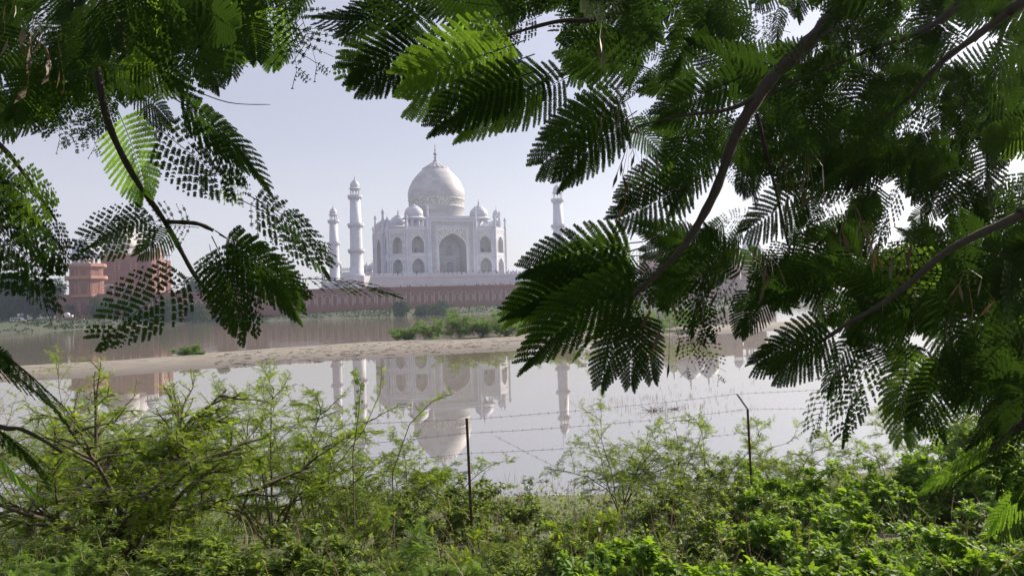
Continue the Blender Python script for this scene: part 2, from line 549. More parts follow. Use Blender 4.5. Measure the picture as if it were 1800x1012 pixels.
def water_mat():
    m, nt, b = new_mat('river_water')
    co = coords(nt)
    mp = nd(nt, 'ShaderNodeMapping'); nt.links.new(co, mp.inputs[0])
    mp.inputs['Rotation'].default_value = (0, 0, YAW)
    mp.inputs['Scale'].default_value = (0.35, 1.3, 1)
    w = noise(nt, mp.outputs[0], 1.1, 3, 0.5)
    w2 = noise(nt, mp.outputs[0], 0.06, 4, 0.6)
    # ripples stronger in the open channel beyond the bar
    sep = nd(nt, 'ShaderNodeSeparateXYZ'); nt.links.new(co, sep.inputs[0])
    dist = math_n(nt, 'ADD', math_n(nt, 'MULTIPLY', sep.outputs[0], FWD.x), math_n(nt, 'MULTIPLY', sep.outputs[1], FWD.y))
    mr = nd(nt, 'ShaderNodeMapRange'); nt.links.new(dist, mr.inputs[0])
    mr.inputs[1].default_value = 66; mr.inputs[2].default_value = 100
    mr.inputs[3].default_value = 0.00045; mr.inputs[4].default_value = 0.010
    bn = nd(nt, 'ShaderNodeBump'); bn.inputs['Strength'].default_value = 1.0
    nt.links.new(math_n(nt, 'MULTIPLY', w, mr.outputs[0]), bn.inputs['Height'])
    bn.inputs['Distance'].default_value = 1.0
    nt.links.new(bn.outputs[0], b.inputs['Normal'])
    nt.links.new(mixc(nt, w2, (0.150, 0.130, 0.098), (0.185, 0.160, 0.120)), b.inputs['Base Color'])
    mr2 = nd(nt, 'ShaderNodeMapRange'); nt.links.new(dist, mr2.inputs[0])
    mr2.inputs[1].default_value = 66; mr2.inputs[2].default_value = 110
    mr2.inputs[3].default_value = 0.0; mr2.inputs[4].default_value = 0.04
    streak = ramp(nt, w2, [(0.60, (0, 0, 0)), (0.66, (1, 1, 1))])
    nt.links.new(math_n(nt, 'ADD', mr2.outputs[0], math_n(nt, 'MULTIPLY', streak, math_n(nt, 'MULTIPLY', mr2.outputs[0], 2.5))), b.inputs['Roughness'])
    b.inputs['IOR'].default_value = 7.0
    return m


wb = MB()
wv = [(RGT * s + FWD * t) for s, t in ((-6500, -300), (6500, -300), (6500, 6400), (-6500, 6400))]
wb.add([(p.x, p.y, 0) for p in wv], [(0, 1, 2, 3)])
tag(wb.build('river_water', water_mat()), 'still murky river water mirroring the sky and the marble building', 'water', kind='structure')

# ------------------------------------------------------------------ the white mausoleum
CX, CY, ZT, ZP = 86.2, 360.0, 10.5, 16.7   # centre, terrace level, plinth level


def arch_pts(hw, z0, zs, za, n=10):
    r = []
    for i in range(n + 1):
        t = 1 - math.cos(math.pi / 2 * i / n)
        t = i / n if i in (0, n) else t
        z = zs + (za - zs) * (0.72 * math.sqrt(max(0, 1 - (1 - t) ** 2)) + 0.28 * t)
        r.append((-hw * (1 - t), z))
    return r + [(-x, z) for x, z in reversed(r[:-1])]


def wall_T(ang, dist):
    """local wall frame: x along the wall, n outward, z up; seen from outside x runs to the right"""
    ca, sa = math.cos(ang), math.sin(ang)
    def T(x, n, z):
        lx, ly = x, -(dist + n)
        return (lx * ca - ly * sa, lx * sa + ly * ca, z)
    return T


def bay(mb, T, x0, x1, z0, z1, arches, n=0.0):
    """flat wall bay with arched openings (cx, hw, z0, zs, za)"""
    cx, hw = arches[0][0], arches[0][1]
    q = lambda a, b, c, d: mb.add([T(a, n, c), T(b, n, c), T(b, n, d), T(a, n, d)], [(0, 1, 2, 3)])
    q(x0, cx - hw, z0, z1); q(cx + hw, x1, z0, z1)
    if arches[0][2] > z0 + 1e-6: q(cx - hw, cx + hw, z0, arches[0][2])
    for i, (c, h, a0, zs, za) in enumerate(arches):
        top = arches[i + 1][2] if i + 1 < len(arches) else z1
        pts = arch_pts(h, a0, zs, za)
        for (xa, zA), (xb, zB) in zip(pts[:-1], pts[1:]):
            mb.add([T(c + xa, n, zA), T(c + xb, n, zB), T(c + xb, n, top), T(c + xa, n, top)], [(0, 1, 2, 3)])


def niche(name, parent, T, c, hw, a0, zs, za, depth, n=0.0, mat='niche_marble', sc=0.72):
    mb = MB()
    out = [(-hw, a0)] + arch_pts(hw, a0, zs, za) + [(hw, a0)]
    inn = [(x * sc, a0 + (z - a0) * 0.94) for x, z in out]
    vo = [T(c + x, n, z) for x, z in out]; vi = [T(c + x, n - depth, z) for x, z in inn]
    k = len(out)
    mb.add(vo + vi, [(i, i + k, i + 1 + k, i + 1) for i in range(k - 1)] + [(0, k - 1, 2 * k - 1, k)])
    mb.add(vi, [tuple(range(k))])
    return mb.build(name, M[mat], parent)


def frame(mb, T, x0, x1, z0, z1, w, n0, pr):
    for a, b, c, d in ((x0, x0 + w, z0, z1), (x1 - w, x1, z0, z1), (x0 + w, x1 - w, z1 - w, z1)):
        mb.box(a, b, n0, n0 + pr, c, d, T)


def arch_trim(mb, T, c, hw, a0, zs, za, w, n0, pr):
    o = [(-hw, a0)] + arch_pts(hw, a0, zs, za) + [(hw, a0)]
    k = len(o)
    e = []
    for i, (x, z) in enumerate(o):
        m = abs(x) / hw
        e.append((x * (hw + w) / hw, z + w * (1 - m) if z > a0 else z))
    vs = [T(c + x, n0 + pr, z) for x, z in o] + [T(c + x, n0 + pr, z) for x, z in e] + [T(c + x, n0, z) for x, z in o] + [T(c + x, n0, z) for x, z in e]
    fs = []
    for i in range(k - 1):
        fs += [(i, i + 1, k + i + 1, k + i), (k + i, k + i + 1, 3 * k + i + 1, 3 * k + i), (i + 1, i, 2 * k + i, 2 * k + i + 1)]
    mb.add(vs, fs)


def finial_prof(h, r):
    return [(r * 0.9, 0), (r, h * 0.05), (r * 0.35, h * 0.12), (r * 0.3, h * 0.2), (r * 0.85, h * 0.3), (r * 0.3, h * 0.4), (r * 0.25, h * 0.46), (r * 0.6, h * 0.54), (r * 0.2, h * 0.64), (r * 0.16, h * 0.8), (0.001, h)]


def dome_prof(r, h, z0, cap=0.42):
    """onion dome: springs at z0, radius r, lotus cap near the crown"""
    p = [(r * 0.96, 0), (r * 1.0, 0.14), (r * 0.985, 0.28), (r * 0.93, 0.43), (r * 0.82, 0.57), (r * 0.66, 0.69), (r * cap, 0.80), (r * cap * 1.05, 0.81), (r * cap * 0.62, 0.88), (r * cap * 0.25, 0.95), (r * cap * 0.12, 1.0)]
    return [(a, z0 + b * h) for a, b in p]


def chhatri(name, parent, loc, r, hcol, hdome, mat, ncol=8, fin=None, arches=True):
    """domed kiosk: columns, eave, dome, finial; every piece a child"""
    e = empty(name, loc, 0, parent) if parent is None or True else None
    b = MB()
    b.lathe([(r * 1.02, 0), (r * 1.02, hcol * 0.08)], ncol, a0=math.pi / ncol, smooth=False)
    for i in range(ncol):
        a = math.pi / ncol + 2 * math.pi * i / ncol
        b.lathe([(r * 0.12, hcol * 0.08), (r * 0.09, hcol * 0.3), (r * 0.09, hcol * 0.62), (r * 0.17, hcol * 0.72)], 6, c=(r * 0.9 * math.cos(a), r * 0.9 * math.sin(a), 0), smooth=False)
    # arched spandrels between the columns
    for i in range(ncol):
        a1 = math.pi / ncol + 2 * math.pi * i / ncol; a2 = a1 + 2 * math.pi / ncol
        p1 = Vector((math.cos(a1), math.sin(a1), 0)) * r * 0.95; p2 = Vector((math.cos(a2), math.sin(a2), 0)) * r * 0.95
        pts = arch_pts(1, 0, hcol * 0.6, hcol * 0.84, 5)
        for (xa, za), (xb, zb) in zip(pts[:-1], pts[1:]):
            A = p1.lerp(p2, (xa + 1) / 2); B = p1.lerp(p2, (xb + 1) / 2)
            b.add([(A.x, A.y, za), (B.x, B.y, zb), (B.x, B.y, hcol), (A.x, A.y, hcol)], [(0, 1, 2, 3)])
    b.build('kiosk_columns', mat, e)
    v = MB()
    v.lathe([(r * 0.8, hcol * 0.985), (r * 1.32, hcol * 0.93), (r * 1.34, hcol * 0.95), (r * 1.02, hcol * 1.06), (r * 1.02, hcol * 1.16), (r * 0.9, hcol * 1.165)], max(ncol, 8), a0=math.pi / ncol, smooth=False)
    v.build('eave', mat, e)
    d = MB()
    d.lathe(dome_prof(r * 0.98, hdome, hcol * 1.15), 20)
    d.build('dome', mat, e)
    f = MB(); f.lathe(finial_prof(fin or hdome * 0.45, r * 0.13), 8, c=(0, 0, hcol * 1.15 + hdome * 0.985)); f.build('finial', M['finial'], e)
    return e


taj = empty('marble_mausoleum', (CX, CY, ZP))
taj.scale = (1, 1, 1.02)
tag(taj, 'white marble mausoleum with one great onion dome, standing on a pale plinth', 'mausoleum')
HALF, FLAT = 28.5, 21.0
WTOP = 22.6
lowA = (2.85, 0.55, 4.9, 8.3); upA = (2.75, 10.7, 14.9, 18.3)
body = MB(); trim = MB()
for k in range(4):
    ang = k * math.pi / 2
    T = wall_T(ang, HALF)
    for cx in (-16.1, 16.1):
        lo = (cx, 2.85, 0.55, 4.9, 8.3); up = (cx, 2.85, 10.7, 14.9, 18.3)
        x0, x1 = (-FLAT, -11.2) if cx < 0 else (11.2, FLAT)
        bay(body, T, x0, x1, 0, WTOP, [lo, up])
        for a in (lo, up):
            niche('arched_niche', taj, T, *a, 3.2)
            arch_trim(trim, T, *a, 0.30, 0.0, 0.16)
        frame(trim, T, cx - 4.2, cx + 4.2, 0.4, 9.7, 0.32, 0, 0.14)
        frame(trim, T, cx - 4.2, cx + 4.2, 10.2, 20.4, 0.32, 0, 0.14)
        for za, zt in ((8.3, 9.3), (18.3, 20.0)):
            zz = za - 3.4
            pts = arch_pts(2.85, 0, zz, za); span = MB()
            for (xa, zA), (xb, zB) in zip(pts[:-1], pts[1:]):
                span.add([T(cx + xa, 0.03, zA + 0.45), T(cx + xb, 0.03, zB + 0.45), T(cx + xb, 0.03, max(zt, zB + 0.5)), T(cx + xa, 0.03, max(zt, zA + 0.5))], [(0, 1, 2, 3)])
            span.build('spandrel_inlay', M['spandrel_soft'], taj)
        trim.box(x0, x1, 0, 0.22, 21.0, 21.5, T)
        trim.box(x0, x1, 0, 0.18, 0.0, 0.5, T)
        # doorway panels inside the niches
        for zb in (0.6, 10.75):
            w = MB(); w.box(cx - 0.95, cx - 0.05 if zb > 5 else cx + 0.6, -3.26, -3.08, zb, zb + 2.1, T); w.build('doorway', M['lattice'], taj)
    # portal
    PF = 0.8
    bay(body, T, -11.2, 11.2, 0, 27.2, [(0, 6.5, 0.0, 13.2, 19.4)], PF)
    for sx in (-11.2, 11.2):
        body.add([T(sx, PF, 0), T(sx, -3, 0), T(sx, -3, 27.2), T(sx, PF, 27.2)], [(0, 1, 2, 3) if sx > 0 else (3, 2, 1, 0)])
    body.add([T(-11.2, PF, 27.2), T(11.2, PF, 27.2), T(11.2, -3, 27.2), T(-11.2, -3, 27.2)], [(0, 1, 2, 3)])
    body.add([T(-11.2, -3, 20), T(11.2, -3, 20), T(11.2, -3, 27.2), T(-11.2, -3, 27.2)], [(3, 2, 1, 0)])
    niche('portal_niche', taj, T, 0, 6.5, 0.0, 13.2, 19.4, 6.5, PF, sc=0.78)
    arch_trim(trim, T, 0, 6.5, 0, 13.2, 19.4, 0.45, PF, 0.2)
    for sg in (-1, 1):
        a, b = sorted((sg * 7.0, sg * 7.35)); trim.box(a, b, PF, PF + 0.16, 0.3, 21.5, T)
        a, b = sorted((sg * 10.1, sg * 10.4)); trim.box(a, b, PF, PF + 0.16, 0.3, 25.2, T)
    bo = [(-9.9, 1.0), (-8.1, 1.0), (-8.1, 22.9), (8.1, 22.9), (8.1, 1.0), (9.9, 1.0), (9.9, 24.6), (-9.9, 24.6)]
    band = MB(); band.add([T(x, PF + 0.05, z) for x, z in bo], [(0, 1, 2, 7), (2, 3, 6, 7), (3, 4, 5, 6)]); band.build('script_band', M['script_band'], taj)
    trim.box(-7.0, 7.0, PF, PF + 0.16, 21.2, 21.5, T); trim.box(-10.1, 10.1, PF, PF + 0.16, 24.9, 25.2, T)
    trim.box(-11.3, 11.3, PF, PF + 0.3, 26.2, 26.7, T)
    pts = arch_pts(6.5, 0, 13.2, 19.4); span = MB()
    for (xa, zA), (xb, zB) in zip(pts[:-1], pts[1:]):
        span.add([T(xa, PF + 0.03, zA + 0.5), T(xb, PF + 0.03, zB + 0.5), T(xb, PF + 0.03, 21.1), T(xa, PF + 0.03, 21.1)], [(0, 1, 2, 3)])
    span.build('spandrel_inlay', M['spandrel'], taj)
    # lattice doors at the back of the portal
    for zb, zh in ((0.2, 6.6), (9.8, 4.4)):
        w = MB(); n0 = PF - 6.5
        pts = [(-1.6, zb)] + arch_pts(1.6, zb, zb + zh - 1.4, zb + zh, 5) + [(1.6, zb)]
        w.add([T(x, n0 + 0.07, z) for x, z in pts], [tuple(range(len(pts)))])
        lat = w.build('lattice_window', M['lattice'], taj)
        g = MB()
        for x in (-0.95, -0.32, 0.32, 0.95): g.box(x - 0.09, x + 0.09, n0 + 0.08, n0 + 0.2, zb, zb + zh - 0.8, T)
        for j in range(1, 5): g.box(-1.55, 1.55, n0 + 0.08, n0 + 0.17, zb + zh * j / 5.6, zb + zh * j / 5.6 + 0.16, T)
        arch_trim(g, T, 0, 1.6, zb, zb + zh - 1.4, zb + zh, 0.25, n0 + 0.02, 0.2)
        g.build('lattice_grille', M['marble'], lat)
    dt = MB(); frame(dt, T, -2.9, 2.9, 0.2, 8.6, 0.3, PF - 6.5, 0.15); dt.box(-5.0, 5.0, PF - 6.5, PF - 6.25, 9.0, 9.3, T)
    dt.build('portal_frame', M['marble'], taj)
    # chamfered corner
    T2 = wall_T(ang + math.pi / 4, (HALF + FLAT) / math.sqrt(2))
    cw = (HALF - FLAT) * math.sqrt(2) / 2
    lo = (0, 2.75, 0.55, 4.9, 8.3); up = (0, 2.75, 10.7, 14.9, 18.3)
    bay(body, T2, -cw, cw, 0, WTOP, [lo, up])
    for a in (lo, up):
        niche('arched_niche', taj, T2, *a, 3.2)
        arch_trim(trim, T2, *a, 0.30, 0.0, 0.16)
    frame(trim, T2, -4.3, 4.3, 0.4, 9.7, 0.32, 0, 0.14); frame(trim, T2, -4.3, 4.3, 10.2, 20.4, 0.32, 0, 0.14)
    trim.box(-cw, cw, 0, 0.22, 21.0, 21.5, T2)
    for zb in (0.6, 10.75):
        w = MB(); w.box(0.6, 1.5, -3.26, -3.08, zb, zb + 2.1, T2); w.build('doorway', M['lattice'], taj)
    # pinnacles at the corners
    for (x, T_, zt) in ((-FLAT, T, 27.4), (FLAT, T, 27.4), (-11.4, T, 31.8), (11.4, T, 31.8)):
        p = MB(); pos = T_(x, 0.45 if abs(x) < 12 else 0.05, 0)
        nn = zt
        p.lathe([(0.62, 0), (0.62, nn - 4), (0.5, nn - 3.8), (0.46, nn - 1.8), (0.85, nn - 1.5), (0.85, nn - 1.3), (0.45, nn - 1.1), (0.62, nn - 0.6), (0.4, nn - 0.2), (0.06, nn), (0.05, nn + 0.9)], 8, c=pos, smooth=False)
        p.build('pinnacle', M['marble'], taj)
oct_ = []
for k in range(4):
    T = wall_T(k * math.pi / 2, HALF)
    oct_ += [T(-FLAT, 0, 21.6), T(FLAT, 0, 21.6)]
body.add(oct_, [tuple(range(8))])
# inner face of the parapet
inn = [(x * 0.985, y * 0.985, z) for x, y, z in oct_]
top = [(x, y, WTOP) for x, y, z in oct_]; itop = [(x, y, WTOP) for x, y, z in inn]
body.add(top + itop + inn, [(i, (i + 1) % 8, 8 + (i + 1) % 8, 8 + i) for i in range(8)] + [(8 + i, 8 + (i + 1) % 8, 16 + (i + 1) % 8, 16 + i) for i in range(8)])
body.build('marble_wall', M['marble'], taj)
trim.build('moulding', M['trim_marble'], taj)
dr = MB(); dr.lathe([(14.6, 21.6), (14.6, 22.4), (13.7, 22.8), (13.7, 33.6), (14.0, 33.9), (14.0, 34.4), (13.8, 34.5)], 64, caps=False)
dr.build('drum', M['dome_marble'], taj)
db = MB(); db.lathe([(13.8, 34.5), (13.85, 37.6), (14.1, 37.8), (14.1, 38.2), (13.9, 38.3)], 64, caps=False); db.build('dome_band', M['band_inlay'], taj)
dm = MB(); dm.lathe([(13.9, 38.3), (14.15, 39.5), (14.18, 40.8), (14.08, 41.9), (13.7, 43.4), (12.95, 45.4), (11.95, 47.3), (10.8, 48.9), (9.45, 50.5), (8.0, 51.9), (6.4, 53.3)], 72, caps=False)
dm.build('dome', M['dome_marble'], taj)
lc = MB()
n = 64; rows = [(6.5, 53.3, 0.0), (6.6, 53.6, 0.12), (5.2, 54.4, 0.18), (3.6, 55.4, 0.2), (2.2, 56.4, 0.12), (1.3, 57.2, 0.03), (0.8, 57.8, 0.0)]
vs = []
for r, z, am in rows:
    for i in range(n):
        a = 2 * math.pi * i / n
        rr = r * (1 + am * 0.45 * math.cos(16 * a))
        vs.append((rr * math.cos(a), rr * math.sin(a), z))
lc.add(vs, [(j * n + i, j * n + (i + 1) % n, (j + 1) * n + (i + 1) % n, (j + 1) * n + i) for j in range(len(rows) - 1) for i in range(n)], True)
lc.build('lotus_cap', M['dome_marble'], taj)
fn = MB(); fn.lathe([(1.25, 57.3), (1.0, 57.8), (0.5, 58.3), (0.35, 58.6), (0.75, 59.1), (0.75, 59.4), (0.3, 59.8), (0.3, 60.0), (0.95, 60.7), (0.95, 61.1), (0.3, 61.8), (0.22, 62.4), (0.5, 62.9), (0.18, 63.4), (0.14, 64.6), (0.3, 65.0), (0.08, 65.6), (0.03, 67.0)], 12)
fn.build('finial', M['finial'], taj)
for sx in (-1, 1):
    for sy in (-1, 1):
        chhatri('roof_kiosk', taj, (sx * 15.8, sy * 19.8, 21.6), 4.5, 5.6, 5.6, M['marble'], 8, 3.0)

# plinth with its four minarets
pl = empty('marble_plinth', (CX, CY, ZT))
tag(pl, 'long pale marble plinth of panelled blocks under the white mausoleum', 'plinth')
PH = 47.5; ph = ZP - ZT
pb = MB()
pb.box(-PH, PH, -PH, PH, 0, ph)
for sx in (-1, 1):
    for sy in (-1, 1):
        pb.lathe([(5.6, 0), (5.6, ph + 0.05)], 8, c=(sx * 46, sy * 46, 0), a0=math.pi / 8, smooth=False)
pb.build('plinth_wall', M['plinth_marble'], pl)
tr = MB()
for k in range(4):
    T = wall_T(k * math.pi / 2, PH)
    tr.box(-41, 41, 0, 0.35, ph - 0.9, ph - 0.35, T)
    tr.box(-41, 41, 0, 0.3, 0, 0.7, T)
    for i in range(-10, 11):
        x = i * 3.9
        frame(tr, T, x - 1.75, x + 1.75, 0.8, ph - 1.2, 0.16, 0, 0.09)
        arch_trim(tr, T, x, 0.95, 0.9, 3.0, 4.1, 0.14, 0, 0.08)
    for i in range(-41, 41, 2):
        tr.box(i + 0.25, i + 1.75, -0.35, -0.15, ph, ph + 0.95, T)
tr.build('plinth_moulding', M['plinth_marble'], pl)


def minaret(sx, sy, label):
    e = empty('marble_minaret', (CX + sx * 46, CY + sy * 46, ZP))
    e.scale = (1, 1, 1.02)
    tag(e, label, 'minaret', 'minarets round the mausoleum')
    s = MB()
    s.lathe([(3.3, 0.0), (3.3, 0.8), (2.85, 1.0), (2.6, 9.6), (2.5, 20.0), (2.1, 31.8)], 24)
    s.build('shaft', M['minaret_marble'], e)
    for z, r in ((10.2, 2.6), (20.7, 2.48), (32.4, 2.1)):
        g = MB()
        g.lathe([(r, -0.9), (r + 0.35, -0.4), (r + 0.95, -0.05), (r + 1.0, 0.1), (r + 1.0, 0.9), (r + 0.85, 0.9), (r + 0.85, 0.15), (r * 0.9, 0.15)], 16, c=(0, 0, z), smooth=False, caps=False)
        for i in range(16):
            a = 2 * math.pi * (i + 0.5) / 16
            g.lathe([(0.14, -0.85), (0.2, -0.2)], 4, c=((r + 0.55) * math.cos(a), (r + 0.55) * math.sin(a), z), smooth=False)
        g.build('balcony', M['marble'], e)
    chhatri('lantern', e, (0, 0, 32.55), 2.0, 3.6, 3.3, M['marble'], 8, 2.1)
    return e


minaret(-1, -1, 'tall white minaret, full height in view, nearest left of the mausoleum')
minaret(-1, 1, 'leftmost and smaller looking white minaret, its middle crossed by a dark leafy twig')
minaret(1, -1, 'white minaret right of the mausoleum, its lantern and foot hidden by leaves')
minaret(1, 1, 'far minaret of which only the lantern shows above the roof at its right end')

# red sandstone riverside terrace
TX0, TX1, TY = -66.0, 237.0, 296.0
ter = empty('sandstone_terrace', (0, 0, 0))
tag(ter, 'long red sandstone terrace wall with rows of blind arches below the plinth', 'terrace wall')
tb = MB()
ZB = 1.8
tb.box(TX0, TX1, TY, TY + 130, ZB, ZT)
tb.build('terrace_wall', M['sandstone'], ter)
tm = MB()
tm.box(TX0, TX1, TY - 0.45, TY, ZT - 0.5, ZT + 0.02); tm.box(TX0, TX1, TY - 0.25, TY, ZT - 1.5, ZT - 1.2)
tm.box(TX0, TX1, TY - 0.7, TY, ZB, ZB + 2.2); tm.box(TX0, TX1, TY - 0.3, TY, ZB + 2.2, ZB + 2.6)
tm.build('string_course', M['sandstone'], ter)
tp = MB(); tp.box(TX0, TX1, TY + 0.1, TY + 0.45, ZT, ZT + 0.9); tp.build('parapet', M['sandstone_dark'], ter)


def terrace_bay():
    T = lambda x, n, z: (x, -n, z)
    mb = MB()
    # panel with small blind arch
    frame(mb, T, -1.7, 1.7, 5.0, 9.5, 0.13, 0, 0.08)
    arch_trim(mb, T, 0, 0.8, 5.2, 7.6, 8.5, 0.17, 0, 0.09)
    for x in (-1.25, 1.25):
        for z in (5.9, 6.9): mb.box(x - 0.16, x + 0.16, 0, 0.06, z, z + 0.5, T)
    for x in (-2.05, 2.05): mb.box(x - 0.1, x + 0.1, 0, 0.07, 4.5, 9.6, T)
    o = mb.build('blind_arch', M['white_inlay'], ter)
    d = MB(); d.box(2.3, 3.5, 0.0, 0.03, 4.6, 8.6, T)
    d.build('recess_panel', M['sandstone_dark'], o)
    b = MB(); b.box(2.2, 3.6, 0, 0.09, 8.7, 8.85, T); b.box(2.75, 3.05, 0.05, 0.16, 9.0, 9.25, T); b.build('recess_lintel', M['white_inlay'], o)
    return o


tb0 = terrace_bay()
bays = np.arange(TX0 + 11, TX1 - 10, 5.8)
for i, x in enumerate(bays):
    o = tb0 if i == 0 else copy_tree(tb0, ter)
    o.location = (x, TY, 0)

# corner towers of the terrace and the two sandstone halls
def corner_tower(name, x, y, label):
    e = empty(name, (x, y, 0)); tag(e, label, 'tower', 'octagonal towers at the terrace ends')
    b = MB()
    b.lathe([(6.4, ZB), (6.4, ZT), (5.6, ZT + 0.02), (5.6, 17.0), (5.4, 17.02), (5.4, 21.4), (4.9, 21.45), (4.9, 22.3)], 8, a0=math.pi / 8, smooth=False)
    b.build('tower_wall', M['sandstone'], e)
    t = MB()
    for z, r in ((ZT, 7.3), (17.0, 7.0), (21.4, 6.7)):
        t.lathe([(5.4, z - 0.9), (r - 0.2, z - 0.2), (r, z - 0.1), (r, z + 0.15), (5.2, z + 0.2)], 8, a0=math.pi / 8, smooth=False, caps=False)
        t.lathe([(r - 0.05, z + 0.15), (r - 0.05, z + 0.95), (r - 0.25, z + 0.95), (r - 0.25, z + 0.15)], 8, a0=math.pi / 8, smooth=False, caps=False)
    t.build('balcony', M['sandstone_trim'], e)
    for lev, (z0, hh, rr) in enumerate(((4.5, 5.4, 6.4), (ZT + 1.0, 4.4, 5.6), (17.6, 3.3, 5.4))):
        for k in range(8):
            T = wall_T(k * math.pi / 4, rr * math.cos(math.pi / 8))
            fr = MB()
            frame(fr, T, -1.6, 1.6, z0, z0 + hh, 0.2, 0, 0.12)
            arch_trim(fr, T, 0, 1.0, z0 + 0.1, z0 + hh * 0.6, z0 + hh * 0.85, 0.2, 0, 0.1)
            w = fr.build('arched_window', M['sandstone_trim'], e)
            p = MB(); pts = [(-1.0, z0)] + arch_pts(1.0, z0, z0 + hh * 0.6, z0 + hh * 0.85, 5) + [(1.0, z0)]
            p.add([T(a, 0.02, z) for a, z in pts], [tuple(range(len(pts)))])
            p.build('window_recess', M['sandstone_dark'], w)
    chhatri('crown_kiosk', e, (0, 0, 22.2), 4.6, 3.8, 4.2, M['marble'], 8, 2.2)
    return e


corner_tower('octagonal_tower', -57.5, 301.5, 'red sandstone octagonal tower with lit orange side at the far left')
corner_tower('octagonal_tower', 228.5, 301.5, 'red sandstone octagonal tower at the right end, behind the dark leaves')


def hall(x, y, sgn, label):
    """sgn = +1: main front faces +x"""
    e = empty('sandstone_hall', (x, y, ZT)); tag(e, label, 'hall', 'sandstone halls flanking the mausoleum')
    W2, L2, HH = 12.0, 28.0, 17.2
    b = MB()
    b.box(-W2, W2, -L2, L2, 0, HH)
    b.box(sgn * W2 - (0 if sgn > 0 else 1.2), sgn * W2 + (1.2 if sgn > 0 else 0), -8.5, 8.5, 0, HH + 4.5)
    b.build('hall_wall', M['sandstone'], e)
    for k, (hw, dist) in enumerate(((W2, L2), (L2, W2), (W2, L2), (L2, W2))):
        T = wall_T(k * math.pi / 2, dist)
        fr = MB()
        fr.box(-hw, hw, 0, 0.35, HH - 0.5, HH + 0.4, T); fr.box(-hw, hw, 0, 0.2, 10.2, 10.5, T); fr.box(-hw, hw, 0, 0.2, 6.7, 6.95, T)
        nb_ = int(hw * 2 / 5.6); wd = hw * 2 / nb_
        for i in range(nb_):
            c = -hw + wd * (i + 0.5)
            frame(fr, T, c - wd * 0.46, c + wd * 0.46, 0.1, 6.4, 0.34, 0, 0.12)
            frame(fr, T, c - wd * 0.42, c + wd * 0.42, 7.3, 9.7, 0.3, 0, 0.1)
            fr.box(c - wd * 0.42, c + wd * 0.42, 0, 0.1, 7.3, 7.45, T)
            frame(fr, T, c - wd * 0.26, c + wd * 0.26, 7.9, 9.1, 0.22, 0, 0.08); fr.box(c - wd * 0.26, c + wd * 0.26, 0, 0.08, 7.9, 8.0, T)
            frame(fr, T, c - wd * 0.42, c + wd * 0.42, 10.9, 16.0, 0.34, 0, 0.1)
            arch_trim(fr, T, c, wd * 0.3, 11.1, 13.6, 15.2, 0.34, 0, 0.1)
        fr.build('wall_frames', M['sandstone_trim'], e)
        for i in range(nb_):
            c = -hw + wd * (i + 0.5)
            w = MB(); arch_trim(w, T, c, 1.25, 0.1, 2.9, 4.3, 0.35, 0, 0.2)
            pts = arch_pts(1.7, 0, 3.2, 5.0)
            for (xa, zA), (xb, zB) in zip(pts[:-1], pts[1:]):
                w.add([T(c + xa, 0.03, zA), T(c + xb, 0.03, zB), T(c + xb, 0.03, 5.6), T(c + xa, 0.03, 5.6)], [(0, 1, 2, 3)])
            o = w.build('arched_doorway', M['white_inlay'], e)
            p = MB(); pts = [(-1.25, 0.1)] + arch_pts(1.25, 0.1, 2.9, 4.3, 5) + [(1.25, 0.1)]
            p.add([T(c + a, 0.02, z) for a, z in pts], [tuple(range(len(pts)))])
            p.build('door_recess', M['doorway'] if (i + k) % 2 == 0 else M['sandstone_dark'], o)
    T = wall_T(math.pi / 2 if sgn > 0 else -math.pi / 2, W2 + 1.2)
    g = MB(); arch_trim(g, T, 0, 5.2, 0.1, 10.5, 16.0, 0.6, 0, 0.25); frame(g, T, -7.4, 7.4, 0.1, 19.5, 0.6, 0, 0.2)
    gp = g.build('portal', M['white_inlay'], e)
    p = MB(); pts = [(-5.2, 0.1)] + arch_pts(5.2, 0.1, 10.5, 16.0, 8) + [(5.2, 0.1)]; p.add([T(a, 0.03, z) for a, z in pts], [tuple(range(len(pts)))]); p.build('portal_recess', M['sandstone_dark'], gp)
    for cy, r, hd in ((0, 7.6, 13.5), (-17.5, 6.0, 10.5), (17.5, 6.0, 10.5)):
        d = MB(); d.lathe([(r * 0.95, HH), (r * 0.95, HH + 3.2)], 32, c=(0, cy, 0), caps=False)
        d.lathe(dome_prof(r, hd, HH + 3.2, 0.34), 40, c=(0, cy, 0))
        o = d.build('dome', M['dome_marble'], e)
        f = MB(); f.lathe(finial_prof(5.2 if cy == 0 else 4.0, 0.7), 10, c=(0, cy, HH + 3.1 + hd)); f.build('finial', M['finial'], o)
    for sx in (-1, 1):
        for sy in (-1, 1):
            t = MB(); t.lathe([(2.4, 0), (2.4, HH + 1.0)], 8, c=(sx * W2, sy * L2, 0), a0=math.pi / 8, smooth=False); t.build('corner_turret', M['sandstone'], e)
            chhatri('turret_kiosk', e, (sx * W2, sy * L2, HH + 1.0), 2.3, 3.0, 2.8, M['marble'], 8, 1.6)
    return e


hall(-52.5, 360, 1, 'red sandstone hall with white domes behind the leaves at the far left')
hall(229.0, 360, -1, 'red sandstone hall with white domes at the right, seen mostly as a reflection')

